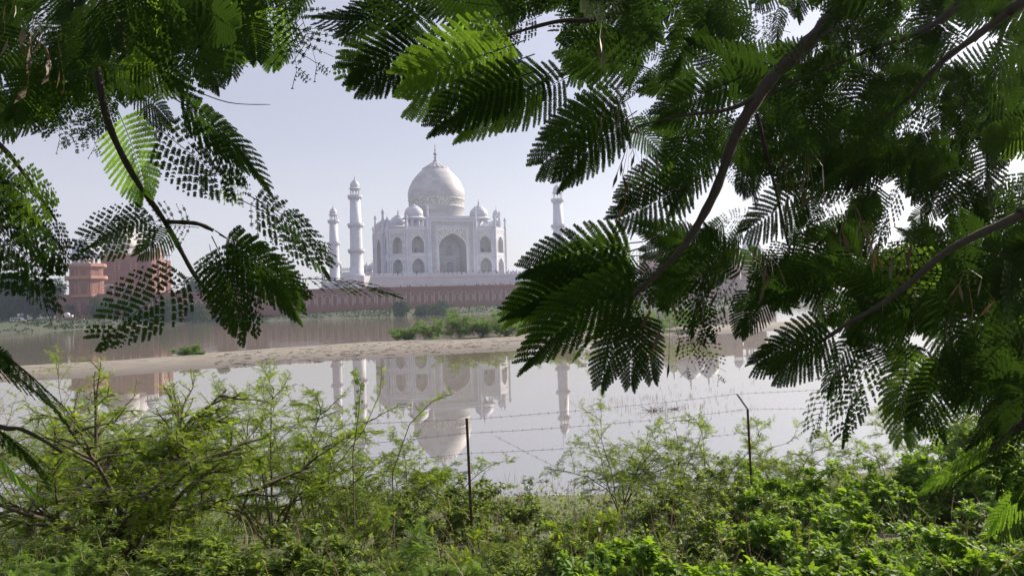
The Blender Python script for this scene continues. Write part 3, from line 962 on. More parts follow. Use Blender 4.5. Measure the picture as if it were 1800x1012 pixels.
# far gateway and small pavilions behind the terrace
gw = empty('gateway', (82.0, 640, 4.0)); tag(gw, 'distant pale gateway with a row of tiny cupolas between the two left minarets', 'gateway')
g = MB(); g.box(-14, 14, -6, 6, 0, 28.6); g.build('gateway_wall', M['plinth_marble'], gw)
for i in range(11): chhatri('cupola', gw, (-12 + 1.7 * i, -4, 28.6), .72, 2.0, 2.0, M['marble'], 6, 1.0)
t = MB(); t.lathe([(1.1, 0), (1.0, 30)], 8, c=(-14, -6, 0), smooth=False); t.build('gateway_turret', M['plinth_marble'], gw)
chhatri('turret_kiosk', gw, (-14, -6, 30), 1.1, 2.4, 2.2, M['marble'], 8, 1.4)
for (u, v0, lab) in ((573, 493, 'tiny white domed pavilion left of the leftmost minaret'), (645, 484, 'tiny white domed pavilion right of the tall left minaret'), (655, 482, 'tiny white domed pavilion touching the left edge of the mausoleum')):
    p = at(u, v0, 440); p.z -= 12
    pv = empty('domed_pavilion', p); tag(pv, lab, 'pavilion')
    b = MB(); b.lathe([(2.8, -14 + 2), (2.8, 12)], 8, smooth=False); b.build('pavilion_tower', M['plinth_marble'], pv)
    chhatri('pavilion_kiosk', pv, (0, 0, 12), 2.5, 3.2, 3.2, M['marble'], 8, 1.6)

# ------------------------------------------------------------------ people far away on the terrace
def person_mesh(name, cloth, seed):
    r = random.Random(seed)
    V = [(0, 0, .95), (0, 0, 1.15), (0, .01, 1.38), (0, 0, 1.5), (0, 0, 1.56), (0, -.01, 1.66), (0, 0, 1.74),
         (.10, 0, .88), (.11, .02, .48), (.11, 0, .06), (.11, -.12, .04), (-.10, 0, .88), (-.11, -.04, .48), (-.11, .06, .06), (-.11, -.07, .04),
         (.19, 0, 1.40), (.24, .03, 1.12), (.22, -.07, .88), (-.19, 0, 1.40), (-.25, .02, 1.12), (-.22, -.12, .90)]
    E = [(0, 1), (1, 2), (2, 3), (3, 4), (4, 5), (5, 6), (0, 7), (7, 8), (8, 9), (9, 10), (0, 11), (11, 12), (12, 13), (13, 14), (2, 15), (15, 16), (16, 17), (2, 18), (18, 19), (19, 20)]
    rad = [.15, .14, .15, .07, .06, .10, .075, .10, .07, .05, .04, .10, .07, .05, .04, .06, .045, .035, .06, .045, .035]
    me = bpy.data.meshes.new(name + '_cage'); me.from_pydata(V, E, [])
    o = bpy.data.objects.new(name + '_cage', me); col.objects.link(o)
    o.modifiers.new('skin', 'SKIN')
    for i, q in enumerate(rad): me.skin_vertices[0].data[i].radius = (q, q * 0.85)
    me.skin_vertices[0].data[0].use_root = True
    dg = bpy.context.evaluated_depsgraph_get()
    m2 = bpy.data.meshes.new_from_object(o.evaluated_get(dg))
    bpy.data.objects.remove(o)
    m2.name = name
    m2.materials.clear()
    skin = flat_mat('skin', (0.22, 0.12, 0.08), 0.6); hair = flat_mat('hair', (0.02, 0.018, 0.016), 0.6); tr_ = flat_mat('trousers', (0.06, 0.06, 0.09), 0.8)
    for m in (cloth, skin, hair, tr_): m2.materials.append(m)
    for p in m2.polygons:
        z = p.center.z
        p.material_index = 2 if z > 1.70 else 1 if z > 1.50 else 3 if z < 0.9 and abs(p.center.x) < 0.19 else 0
        p.use_smooth = True
    return m2


cl = [flat_mat('cloth_red', (0.45, 0.06, 0.06), 0.8), flat_mat('cloth_blue', (0.05, 0.08, 0.25), 0.8), flat_mat('cloth_white', (0.7, 0.7, 0.7), 0.8), flat_mat('cloth_dark', (0.05, 0.05, 0.06), 0.8)]
pms = [person_mesh('person', c, i) for i, c in enumerate(cl)]
rp = random.Random(3)


def put_person(x, y, z, k, lab, grp):
    o = bpy.data.objects.new('person', pms[k]); col.objects.link(o)
    o.location = (x, y, z); o.rotation_euler = (0, 0, rp.uniform(0, 6.28)); s = rp.uniform(0.93, 1.08); o.scale = (s, s, s)
    tag(o, lab, 'person', grp)


kinds = ['red', 'dark blue', 'white', 'black']
for i in range(26):
    k = rp.choice((0, 1, 2, 3, 3, 1)); x = CX + rp.uniform(-33, 30)
    put_person(x, CY - PH + rp.uniform(0.8, 4), ZP, k, 'tiny visitor in a %s top behind the railing on the marble plinth' % kinds[k], 'visitors in %s on the plinth' % kinds[k])
for i in range(26):
    k = rp.choice((0, 0, 1, 2, 3, 3)); x = CX + (rp.uniform(-42, 22) if i < 16 else rp.uniform(2, 26))
    put_person(x, TY + rp.uniform(2, 12), ZT, k, 'tiny visitor in a %s top walking on the red terrace below the plinth' % kinds[k], 'visitors in %s on the terrace' % kinds[k])

# ------------------------------------------------------------------ foliage engine
def unit(a):
    return a / np.maximum(np.linalg.norm(a, axis=-1, keepdims=True), 1e-9)


def scatter(tv, tq, tt, P, D, N, S, tj=None):
    """copies of a template (x side, y along, z normal) at points P, along D, facing N"""
    P = np.asarray(P, float); D = unit(np.asarray(D, float)); N = np.asarray(N, float)
    Xs = unit(np.cross(D, N)); N = np.cross(Xs, D)
    S = np.asarray(S, float)[:, None, None]
    V = P[:, None, :] + S * (tv[None, :, 0:1] * Xs[:, None, :] + tv[None, :, 1:2] * D[:, None, :] + tv[None, :, 2:3] * N[:, None, :])
    n, k = len(P), len(tv)
    Q = (tq[None] + (np.arange(n) * k)[:, None, None]).reshape(-1, tq.shape[1])
    t = np.repeat(tj if tj is not None else rng.random(n), k).reshape(n, k)
    t = np.clip(t * 0.8 + tt[None, :] * 0.2, 0, 1)
    return V.reshape(-1, 3), Q, t.ravel()


def tmpl_pinnate(pairs=7, l=0.30, w=0.085, fold=0.1):
    vs = []; qs = []; tt = []
    def quad(b, d, L, W, z=0.0):
        n = np.array([-d[1], d[0]]); i = len(vs)
        for p, zz in ((b, 0), (b + d * L * .5 + n * W * .5, z), (b + d * L, z * 1.6), (b + d * L * .5 - n * W * .5, z)):
            vs.append((p[0], p[1], zz)); tt.append(0.5)
        qs.append((i, i + 1, i + 2, i + 3))
    quad(np.array([0., 0.]), np.array([0., 1.]), 1.0, 0.02)
    for i in range(pairs):
        y = 0.12 + 0.86 * i / (pairs - 1); a = R(62 - 18 * i / (pairs - 1)); L = l * (1 - 0.35 * abs(2 * i / (pairs - 1) - 0.9))
        for s in (-1, 1):
            quad(np.array([0, y]), np.array([s * math.sin(a), math.cos(a)]), L, w, fold * L)
    return np.array(vs), np.array(qs), np.array(tt)


def tmpl_leaf(w=0.5, fold=0.12, droop=0.15):
    z = lambda y: -droop * y * y
    f = fold * w / .5
    vs = [(0, 0, 0), (0, 0.4, z(.4)), (0, 0.75, z(.75)), (0, 1, z(1)), (w * .5, .35, f + z(.35)), (w * .42, .68, f * .6 + z(.68)), (-w * .5, .35, f + z(.35)), (-w * .42, .68, f * .6 + z(.68))]
    qs = [(0, 4, 5, 1), (1, 5, 3, 2), (6, 0, 1, 7), (7, 1, 2, 3)]
    return np.array(vs, float), np.array(qs), np.full(8, .5)


def tmpl_tri(w=0.55):
    V, Q, T_ = [], [], []
    a, q, t = tmpl_leaf(w)
    for ang, s, off in ((0, 1.0, 0.35), (62, .85, .3), (-62, .85, .3)):
        c, sn = math.cos(R(ang)), math.sin(R(ang))
        p = a * s * 0.65; x = p[:, 0] * c + p[:, 1] * sn; y = -p[:, 0] * sn + p[:, 1] * c + off
        Q.append(q + sum(len(z) for z in V)); V.append(np.stack([x, y, p[:, 2] - abs(ang) * .001], -1)); T_.append(t)
    b = sum(len(z) for z in V)
    V.append(np.array([(-.012, 0, 0), (.012, 0, 0), (.012, .36, 0), (-.012, .36, 0)])); Q.append(np.array([[0, 1, 2, 3]]) + b); T_.append(np.full(4, .4))
    return np.concatenate(V), np.concatenate(Q), np.concatenate(T_)


TM = {'feather': tmpl_pinnate(9, .32, .075), 'fine': tmpl_pinnate(11, .26, .055), 'broad': tmpl_leaf(.46), 'narrow': tmpl_leaf(.28), 'vine': tmpl_tri(.62), 'clump': tmpl_leaf(.7, .2, .2)}


def branch_path(rn, p, d, L, n=7, wander=.16, grav=0.0):
    pts = [Vector(p)]; d = Vector(d).normalized()
    for i in range(n):
        d = (d + Vector((rn.gauss(0, wander), rn.gauss(0, wander), rn.gauss(0, wander) - grav))).normalized()
        pts.append(pts[-1] + d * (L / n))
    return pts


def shrub(name, base, hgt, spread, leaf, mat, stems=6, subs=7, twigs=4, lsize=.08, per=9, seed=1, up=.8, grav=.02, droop=.25, dens=1.0, stemmat='twig', sr=.012, twl=.34, leafstart=.3):
    rn = random.Random(seed); rg = np.random.default_rng(seed)
    e = empty(name, base)
    wood = MB(); LP = []; LD = []
    for i in range(stems):
        az = 2 * math.pi * (i + rn.random() * .7) / stems
        out = spread * (.35 + .65 * rn.random())
        L = math.hypot(hgt * (.7 + .35 * rn.random()), out)
        d = Vector((math.cos(az) * out, math.sin(az) * out, hgt * (.75 + .3 * rn.random())))
        d0 = (d.normalized() + Vector((0, 0, up))).normalized()
        pts = branch_path(rn, (rn.uniform(-.1, .1) * spread * .5, rn.uniform(-.1, .1) * spread * .5, -.08), d0, L * 1.02, 9, .10, up * .16 + grav)
        rr = [sr * (1 - .8 * k / 9) for k in range(10)]
        wood.tube(pts, rr, 5)
        for j in range(subs):
            k = rn.uniform(leafstart, 1.0) * 9; i0 = min(int(k), 8); p = pts[i0].lerp(pts[i0 + 1], k - i0)
            td = (pts[i0 + 1] - pts[i0]).normalized()
            sd = Vector((rn.gauss(0, 1), rn.gauss(0, 1), rn.gauss(0.1, .55))).normalized()
            L2 = L * rn.uniform(.22, .42) * (1.15 - .5 * k / 9)
            p2 = branch_path(rn, p, (td * .6 + sd), L2, 5, .15, grav)
            wood.tube(p2, [sr * .42 * (1 - .16 * q) for q in range(6)], 4)
            paths = [p2]
            for m in range(twigs):
                q = rn.uniform(.2, 1) * 5; q0 = min(int(q), 4); pp = p2[q0].lerp(p2[q0 + 1], q - q0)
                t2 = (p2[q0 + 1] - p2[q0]).normalized()
                sd = Vector((rn.gauss(0, 1), rn.gauss(0, 1), rn.gauss(0.05, .5))).normalized()
                p3 = branch_path(rn, pp, t2 * .8 + sd, L2 * twl * rn.uniform(.7, 1.4), 3, .12, grav)
                wood.tube(p3, [sr * .2, sr * .17, sr * .13, sr * .08], 3)
                paths.append(p3)
            for pa in paths:
                nl = max(2, int(per * dens * (1.0 if pa is not p2 else 1.3)))
                for z in range(nl):
                    q = (z + rn.random()) / nl * (len(pa) - 1); q0 = min(int(q), len(pa) - 2)
                    pp = pa[q0].lerp(pa[q0 + 1], q - q0); t3 = (pa[q0 + 1] - pa[q0]).normalized()
                    s_ = t3.cross(Vector((rn.gauss(0, .4), rn.gauss(0, .4), 1))).normalized() * (1 if z % 2 else -1)
                    LP.append(pp); LD.append(t3 * .55 + s_ * .9 + Vector((rn.gauss(0, .2), rn.gauss(0, .2), rn.gauss(-droop * .3, .22))))
    wood.build('stem', M[stemmat], e)
    n = len(LP)
    N = np.stack([rg.normal(0, .45, n), rg.normal(0, .45, n), np.ones(n)], -1)
    tv, tq, tt = TM[leaf]
    V, Q, t = scatter(tv, tq, tt, [tuple(p) for p in LP], [tuple(d) for d in LD], N, lsize * rg.uniform(.65, 1.2, n), np.clip(rg.normal(.45, .22, n), 0, 1))
    link_mesh('foliage', mesh_np('foliage', V, Q, t), M[mat], e)
    return e


def clump_tree(name, base, h, w, seed, mat='far_leaf', leaf=.8, n=1700, trunk=.3, low=.18, label=None, cat='tree', group=None):
    """crown of many small leaf faces round uneven clumps on a forked trunk"""
    rn = random.Random(seed); rg = np.random.default_rng(seed)
    e = empty(name, base)
    tk = MB(); cl_ = []
    k = rn.randint(11, 17)
    for i in range(k):
        a = rn.uniform(0, 6.28); q = math.sqrt(rn.random()) * .62; z = h * rn.uniform(low + .12, .88)
        fall = 1 - .75 * max(0, (z / h - .5)) ** 1.1
        c = Vector((math.cos(a) * w * .5 * q * fall * 1.15, math.sin(a) * w * .5 * q * fall * 1.15, z)); r = w * rn.uniform(.13, .26)
        cl_.append((c, r))
        mid = Vector((c.x * .3, c.y * .3, h * low + (z - h * low) * .4))
        tk.tube([Vector((0, 0, h * low * .5)), mid, c], [trunk * .5, trunk * .3, trunk * .08], 5)
    tk.tube([Vector((0, 0, -.6)), Vector((w * .01, 0, h * .2)), Vector((0, w * .01, h * low + h * .25))], [trunk, trunk * .75, trunk * .4], 7)
    tk.build('trunk', M['far_bark'], e)
    P = []; N = []
    for c, r in cl_:
        m = int(n / k * (r / (w * .19)) ** 2)
        d = unit(rg.normal(0, 1, (m, 3))); rad = r * (.45 + .62 * rg.random((m, 1)) ** .6)
        p = np.array(c)[None] + d * rad * np.array([1.15, 1.15, .8])
        P.append(p); N.append(d + rg.normal(0, .5, (m, 3)))
    P = np.concatenate(P); N = np.concatenate(N)
    ok = P[:, 2] > .05; P, N = P[ok], N[ok]
    D = np.cross(N, rg.normal(0, 1, P.shape))
    tv, tq, tt = TM['clump']
    tj = np.clip(rg.normal(.45, .2, len(P)), 0, 1)
    V, Q, t = scatter(tv, tq, tt, P, D, N, leaf * rg.uniform(.6, 1.3, len(P)), tj)
    link_mesh('crown', mesh_np('crown', V, Q, t), M[mat], e)
    if label: tag(e, label, cat, group)
    return e


# ------------------------------------------------------------------ far bank: trees, fence, ghat
far_trees = [  # u, ground v, depth, height, width, label
    (-60, 574, 268, 17, 17, 'tall hazy tree at the far left edge behind the brick landing'),
    (22, 570, 285, 18.5, 18, 'broad hazy tree behind the white vehicle at the left edge'),
    (60, 566, 292, 17.5, 15, 'hazy tree with rounded top between vehicle and sandstone tower'),
    (92, 566, 283, 14, 10, 'dark hazy tree touching the left end of the sandstone terrace'),
    (14, 575, 255, 10, 9.5, 'lighter green bushy tree just above the brick landing'),
    (122, 566, 262, 6.8, 9.4, 'low round tree in front of the foot of the sandstone tower'),
    (186, 563, 258, 8.6, 11, 'broad tree against the terrace wall, right of the tower'),
    (232, 560, 262, 8.0, 9, 'tree against the terrace wall, half covered by hanging leaflets'),
    (290, 558, 262, 8.4, 12, 'tree against the terrace wall behind the drooping leaf fronds'),
    (345, 556, 262, 8.6, 12, 'rightmost of the trees in the row along the left terrace wall'),
    (517, 556, 262, 2.8, 3.2, 'small round bush by the far bank fence, left of the minarets'),
    (706, 551, 268, 6.0, 6.0, 'round hazy tree on the far bank below the mausoleum'),
    (748, 551, 270, 4.2, 8.0, 'low hazy tree beside the round one on the far bank'),
    (772, 551, 272, 5.2, 8.0, 'hazy tree on the far bank behind the large sand bar bush'),
    (1015, 543, 290, 6.0, 10, 'hazy tree on the far bank right of the sand bar bushes'),
    (1150, 540, 300, 8.0, 14, 'hazy tree on the far bank under the right leaf canopy'),
]
for i, (u, v, d, h, w, lab) in enumerate(far_trees):
    p = at(u, v, d); p.z = zground(p) - .1
    clump_tree('tree' if h > 3 else 'bush', p, h, w, 100 + i, leaf=.85 if h > 9 else .6, n=int(2400 if h > 9 else 1500), trunk=.035 * h, low=.05 if h > 9 else .0, label=lab, group='trees along the far bank', cat='tree' if h > 3 else 'bush')
for i, (u, d, h, w, lab) in enumerate(((-95, 330, 21, 20, 'tall dark tree in the second row at the far left edge'), (5, 345, 22, 20, 'tall dark tree in the second row above the white van'), (45, 325, 19, 18, 'dark tree in the second row between the van and the tower'), (82, 340, 20, 16, 'dark tree in the second row just left of the terrace'))):
    p = at(u, 566, d); p.z = zground(p) - .1
    clump_tree('tree', p, h, w, 160 + i, leaf=.9, n=2600, trunk=.5, low=.02, label=lab, cat='tree', group='trees along the far bank')
nb = 9000
aa = np.interp(rng.random(nb), [0, 1], [SA[0], SA[-1]]); ts_ = np.interp(aa, SA, ST) + 2.5 + 24 * rng.random(nb) ** 1.1
ss_ = aa * ts_
pt = fbm(ss_ * .06, ts_ * .09, 77); kp = pt > -.09 + .16 * (rng.random(nb) - .5)
aa, ts_, ss_ = aa[kp], ts_[kp], ss_[kp]; nb = len(aa)
Pb = np.stack([ss_ * RGT.x + ts_ * FWD.x, ss_ * RGT.y + ts_ * FWD.y, height(ss_, ts_) + .15 * rng.random(nb)], -1)
okb = Pb[:, 1] < 293; Pb = Pb[okb]; nb = len(Pb)
V, Q, t = scatter(*TM['clump'], Pb, np.stack([rng.normal(0, .7, nb), rng.normal(0, .7, nb), np.abs(rng.normal(.6, .3, nb))], -1), rng.normal(0, 1, (nb, 3)), rng.uniform(.35, 1.1, nb))
tag(link_mesh('bank_scrub', mesh_np('bank_scrub', V, Q, t), M['far_leaf']), 'low dark scrub and rough grass along the far bank below the wall', 'scrub', kind='stuff')
terr_trees = [(392, 405, 400, 'tall airy bluish tree rising behind the left fronds', 15, 21), (450, 388, 400, 'dark blue green tree beyond the terrace, left of the minarets', 12, 13), (482, 398, 420, 'lower dark tree beyond the terrace, closest to the minarets', 12, 9.5), (340, 395, 400, 'bluish tree beyond the terrace behind the hanging frond', 14, 12), (420, 380, 392, 'squat dark tree beyond the terrace behind the frond tips', 12, 8), (520, 400, 430, 'small dark tree beyond the terrace left of the leftmost minaret', 12, 6.5)]
for i, (u, _, d, lab, w, h) in enumerate(terr_trees):
    p = at(u, 500, d); p.z = ZT - .1 if p.y < TY + 130 else 2.8
    hh = h if p.z > 5 else h + 8
    clump_tree('tree', p, hh, w, 200 + i, leaf=.95, n=2000, trunk=.35, low=.2, label=lab, cat='tree', group='trees beyond the terrace')

fe = empty('bank_fence', (0, 0, 0)); tag(fe, 'thin green wire fence along the far bank below the red wall', 'fence')
fence_us = [110, 135, 160, 185, 210, 235, 260, 285, 310, 335, 360, 385, 410, 432, 455, 476, 497, 518, 538, 558, 578, 598, 618, 638, 658, 678, 698]
fpts = []
for u in fence_us:
    v = np.interp(u, [110, 300, 480, 700], [569, 563, 553, 545]); d = np.interp(u, [110, 300, 480, 700], [238, 243, 258, 272])
    p = at(u, v, d); p.z = zground(p); fpts.append(p)
post0 = None
for p in fpts:
    if post0 is None:
        m_ = MB(); m_.tube([(0, 0, -.4), (0, 0, 2.3)], .07, 5); post0 = m_.build('fence_post', M['far_iron'], fe); o = post0
    else:
        o = post0.copy(); col.objects.link(o); o.parent = fe
    o.location = p
for k, hz in enumerate((.7, 1.4, 2.1)):
    m_ = MB(); m_.tube([p + Vector((0, 0, hz)) for p in fpts], .03, 4); m_.build('fence_wire', M['far_iron'], fe)

# brick landing and vehicle at the left edge
p = at(14, 582, 246); p.z = 0
gl = empty('brick_landing', p, -YAW); tag(gl, 'weathered brick river landing with steps at the left edge of the far bank', 'landing')
m_ = MB()
for i in range(5): m_.box(-11, 3.5 - i * .2, i * 1.1, 9, -1 + i * .55 - .2, -.2 + i * .55)
m_.build('landing_steps', M['dirt_brick'], gl)
m_ = MB(); m_.box(3.6, 6.8, -.4, 3.2, -.5, 1.9); m_.box(3.4, 7.0, -.55, 3.35, 1.9, 2.1); m_.build('mooring_block', M['sandstone_trim'], gl)
p2 = p + RGT * -.2 + FWD * 5.6; p2.z = 2.0
ve = empty('parked_van', p2, -YAW + R(8)); tag(ve, 'small white van parked on the brick landing at the left edge', 'van')
m_ = MB()
prof = [(-2.2, .35), (2.2, .35), (2.25, .95), (1.6, 1.15), (1.15, 1.85), (-2.1, 1.9), (-2.25, 1.0)]
k = len(prof)
m_.add([(x, -.85, z) for x, z in prof] + [(x, .85, z) for x, z in prof], [tuple(range(k)), tuple(reversed(range(k, 2 * k)))] + [(i, k + i, k + (i + 1) % k, (i + 1) % k) for i in range(k)])
m_.build('van_body', M['wood_white'], ve)
for x0, x1 in ((-1.9, -.9), (-.75, .25), (.4, 1.1)):
    m_ = MB(); m_.box(x0, x1, -.88, -.855, 1.2, 1.7); m_.build('side_window', M['car_glass'], ve)
for x in (-1.4, 1.4):
    for y in (-.8, .8):
        m_ = MB(); m_.lathe([(.36, -.1), (.36, .1)], 14); o = m_.build('wheel', M['rubber'], ve); o.location = (x, y, .36); o.rotation_euler = (R(90), 0, 0)
p3 = at(118, 562, 240); p3.z = zground(p3)
pu = empty('pump_rig', p3, -YAW); tag(pu, 'white round pump drum on a small railed stand left of the bank fence', 'pump')
m_ = MB(); m_.box(-1.6, 5.5, -.5, .5, .0, .25); m_.build('base_slab', M['sandstone_trim'], pu)
m_ = MB(); m_.lathe([(.3, -.5), (.85, -.4), (.85, .4), (.3, .5)], 18); o = m_.build('drum', M['wood_white'], pu); o.location = (0, 0, 1.6); o.rotation_euler = (R(90), 0, 0)
m_ = MB(); m_.lathe([(.4, -.4), (.55, .4)], 14); o = m_.build('motor', M['wood_white'], pu); o.location = (1.5, 0, 1.2)
m_ = MB()
for x in (-1.4, 0.8, 3.0, 5.2): m_.tube([(x, -.4, .2), (x, -.4, 1.7)], .05, 5)
m_.tube([(-1.4, -.4, 1.7), (5.2, -.4, 1.7)], .05, 5); m_.build('railing', M['sandstone_trim'], pu)

# ------------------------------------------------------------------ bushes on the sand bar
bar_b = [(335, 622, 2.6, 1.0, 'small bush alone on the left stretch of the sand bar'),
         (715, 592, 4.4, 2.1, 'leftmost low lobe of the bushes on the sand bar'), (760, 590, 5.4, 2.7, 'bush left of the middle on the sand bar'),
         (808, 592, 5.6, 3.5, 'tallest bush of the thicket on the sand bar'), (848, 592, 5.0, 2.6, 'bush right of the tallest one on the sand bar'), (890, 589, 5.5, 2.4, 'rightmost sand bar bush before the dark leaf fronds'),
         (1000, 592, 6.0, 2.9, 'sand bar bush peeping out under the dark fronds'), (1150, 583, 7.0, 3.2, 'sand bar bush under the hanging frond, left one'), (1215, 578, 7.0, 3.4, 'sand bar bush under the hanging frond, right one')]
for i, (u, v, w, h, lab) in enumerate(bar_b):
    p = ground_at(u, v, .5); p.z = zground(p) - .05
    e = shrub('bush', p, h * .84, w * .58, 'feather', 'bar_leaf', stems=13, subs=9, twigs=4, lsize=.30 if w > 3 else .22, per=8, seed=300 + i, up=.5, grav=.03, sr=.04 if w > 3 else .02, stemmat='dry_stem', leafstart=.22)
    tag(e, lab, 'bush', 'bushes on the sand bar')
# driftwood and dry twigs on the bar
rs = random.Random(5)
db_ = MB()
for i in range(420):
    u = rs.uniform(380, 900); f_ = rs.uniform(.12, .85)
    va = np.interp(u, [q[0] for q in near_px], [q[1] for q in near_px]); vb = np.interp(u, [q[0] for q in far_px], [q[1] for q in far_px])
    p = ground_at(u, va + (vb - va) * f_, .3); p.z = zground(p) + .04
    L = rs.uniform(.12, .6); a = rs.gauss(.2, .5); d = RGT * math.cos(a) + FWD * math.sin(a)
    db_.tube([p - d * L * .5, p + Vector((rs.gauss(0, .08), rs.gauss(0, .1), .05)), p + d * L * .5], rs.uniform(.008, .022), 4)
tag(db_.build('driftwood', M['bark']), 'dark twigs and driftwood strewn over the sand bar', 'driftwood', kind='stuff')
for (u, v, s_, lab) in ((1152, 722, .5, 'clump of dead twigs standing in the shallow water'), (1186, 719, .22, 'tiny dead tuft in the shallow water right of the twig clump')):
    p = ground_at(u, v, 0)
    m_ = MB()
    for i in range(60):
        d = Vector((rs.gauss(0, 1), rs.gauss(0, 1), abs(rs.gauss(.6, .5))))
        q = p + Vector((rs.gauss(0, .35), rs.gauss(0, .2), -.05)) * s_
        m_.tube([q, q + d * .3 * s_, q + d * .55 * s_ + Vector((0, 0, -.1 * s_))], [.007, .005, .003], 3)
    tag(m_.build('dead_twigs', M['twig']), lab, 'twigs')
m_ = MB()
for i in range(170):
    u = rs.uniform(985, 1330); v = rs.gauss(712 - (u - 1150) * .03, 22)
    p = ground_at(u, max(640, v), -.02)
    for j in range(rs.randint(1, 4)):
        q = p + Vector((rs.gauss(0, .06), rs.gauss(0, .06), 0)); m_.tube([q, q + Vector((rs.gauss(0, .03), rs.gauss(0, .03), rs.uniform(.06, .22)))], [.006, .003], 3)
tag(m_.build('water_stubble', M['dry_stem']), 'thin dry reed stubble poking out of the shallow water', 'reeds', kind='stuff')

# ------------------------------------------------------------------ barbed wire fence in the foreground
bf = empty('barbed_wire_fence', (0, 0, 0)); tag(bf, 'rusty barbed wire fence on iron posts above the foreground shrubs', 'fence')
posts = [((818, 735), 7.0, None), ((1313, 719), 8.6, (1294, 692)), ((-160, 830), 5.6, None)]


def angle_iron(pts, w, name, parent):
    m = MB()
    pts = [Vector(p) for p in pts]
    d = (pts[-1] - pts[0]).normalized()
    for ax in (RGT, FWD):
        a = ax * w; b = (FWD if ax is RGT else RGT) * .006
        for p, q in zip(pts[:-1], pts[1:]):
            m.add([p, p + a, p + a + b, p + b, q, q + a, q + a + b, q + b], [(0, 1, 2, 3), (7, 6, 5, 4), (0, 4, 5, 1), (1, 5, 6, 2), (2, 6, 7, 3), (3, 7, 4, 0)])
    return m.build(name, M['iron'], parent)


ptop = []
for (uv, d, arm) in posts:
    t_ = at(*uv, d); b_ = Vector((t_.x + .03, t_.y, zground(t_) - .3)); ptop.append((t_, b_))
    pts = [b_, t_]
    if arm: pts.append(at(*arm, d + .25))
    angle_iron(pts, .021 if arm else .025, 'fence_post', bf)


def wire(p, q, sag, name='barbed_wire'):
    m = MB(); n = 26; L = (q - p).length
    pts = [p.lerp(q, i / n) + Vector((0, 0, -sag * 4 * (i / n) * (1 - i / n))) for i in range(n + 1)]
    m.tube(pts, .002, 4)
    for i in range(int(L / .11)):
        f = (i + .5) * .11 / L; c = p.lerp(q, f) + Vector((0, 0, -sag * 4 * f * (1 - f)))
        for j in range(2):
            d = Vector((rs.gauss(0, .5), rs.gauss(0, .5), rs.choice((-1, 1)))).normalized() * .018
            m.tube([c - d, c + d], .0012, 3)
    m.build(name, M['wire'], bf)


p1t, p2t = ptop[0][0], at(1295, 692, 8.8)
wire(p1t + Vector((0, 0, -.01)), p2t, .02); wire(p1t + Vector((0, 0, -.14)), at(1312, 719, 8.6), .03); wire(p1t + Vector((0, 0, -.33)), at(1314, 760, 8.6), .03)
p3t = at(1900, 655, 11); wire(p2t, p3t, .02); wire(at(1312, 719, 8.6), at(1900, 700, 11), .03)
l0 = ptop[2][0]
wire(p1t + Vector((0, 0, -.01)), l0 + Vector((0, 0, .12)), -.03); wire(p1t + Vector((0, 0, -.14)), l0 + Vector((0, 0, -.06)), .03); wire(p1t + Vector((0, 0, -.33)), l0 + Vector((0, 0, -.25)), .02)
wire(at(870, 765, 7.1), at(1010, 835, 7.4), .01, 'loose_wire')

# ------------------------------------------------------------------ foreground shrubs
TOPU = [-200, 0, 100, 200, 300, 450, 560, 640, 700, 760, 820, 900, 960, 1010, 1080, 1200, 1300, 1400, 1480, 1540, 1600, 1700, 1800, 2000]
TOPV = [712, 712, 708, 708, 708, 715, 745, 790, 815, 825, 825, 835, 865, 800, 762, 745, 750, 765, 795, 795, 750, 715, 700, 690]


def place_shrub(u, t, top_v, **kw):
    """stand a shrub on the bank under pixel column u, t metres away, tall enough to reach row top_v"""
    g = RGT * ((u - 900) / F * t) + FWD * t
    z = zground(g)
    tp = at(u, top_v, t).z
    return (g.x, g.y, z), max(.35, tp - z)


rw = random.Random(11)
count = {}


def zone(u):
    return 'far left' if u < 250 else 'left' if u < 560 else 'left of the post' if u < 810 else 'right of the post' if u < 1010 else 'centre right' if u < 1320 else 'right' if u < 1600 else 'far right'


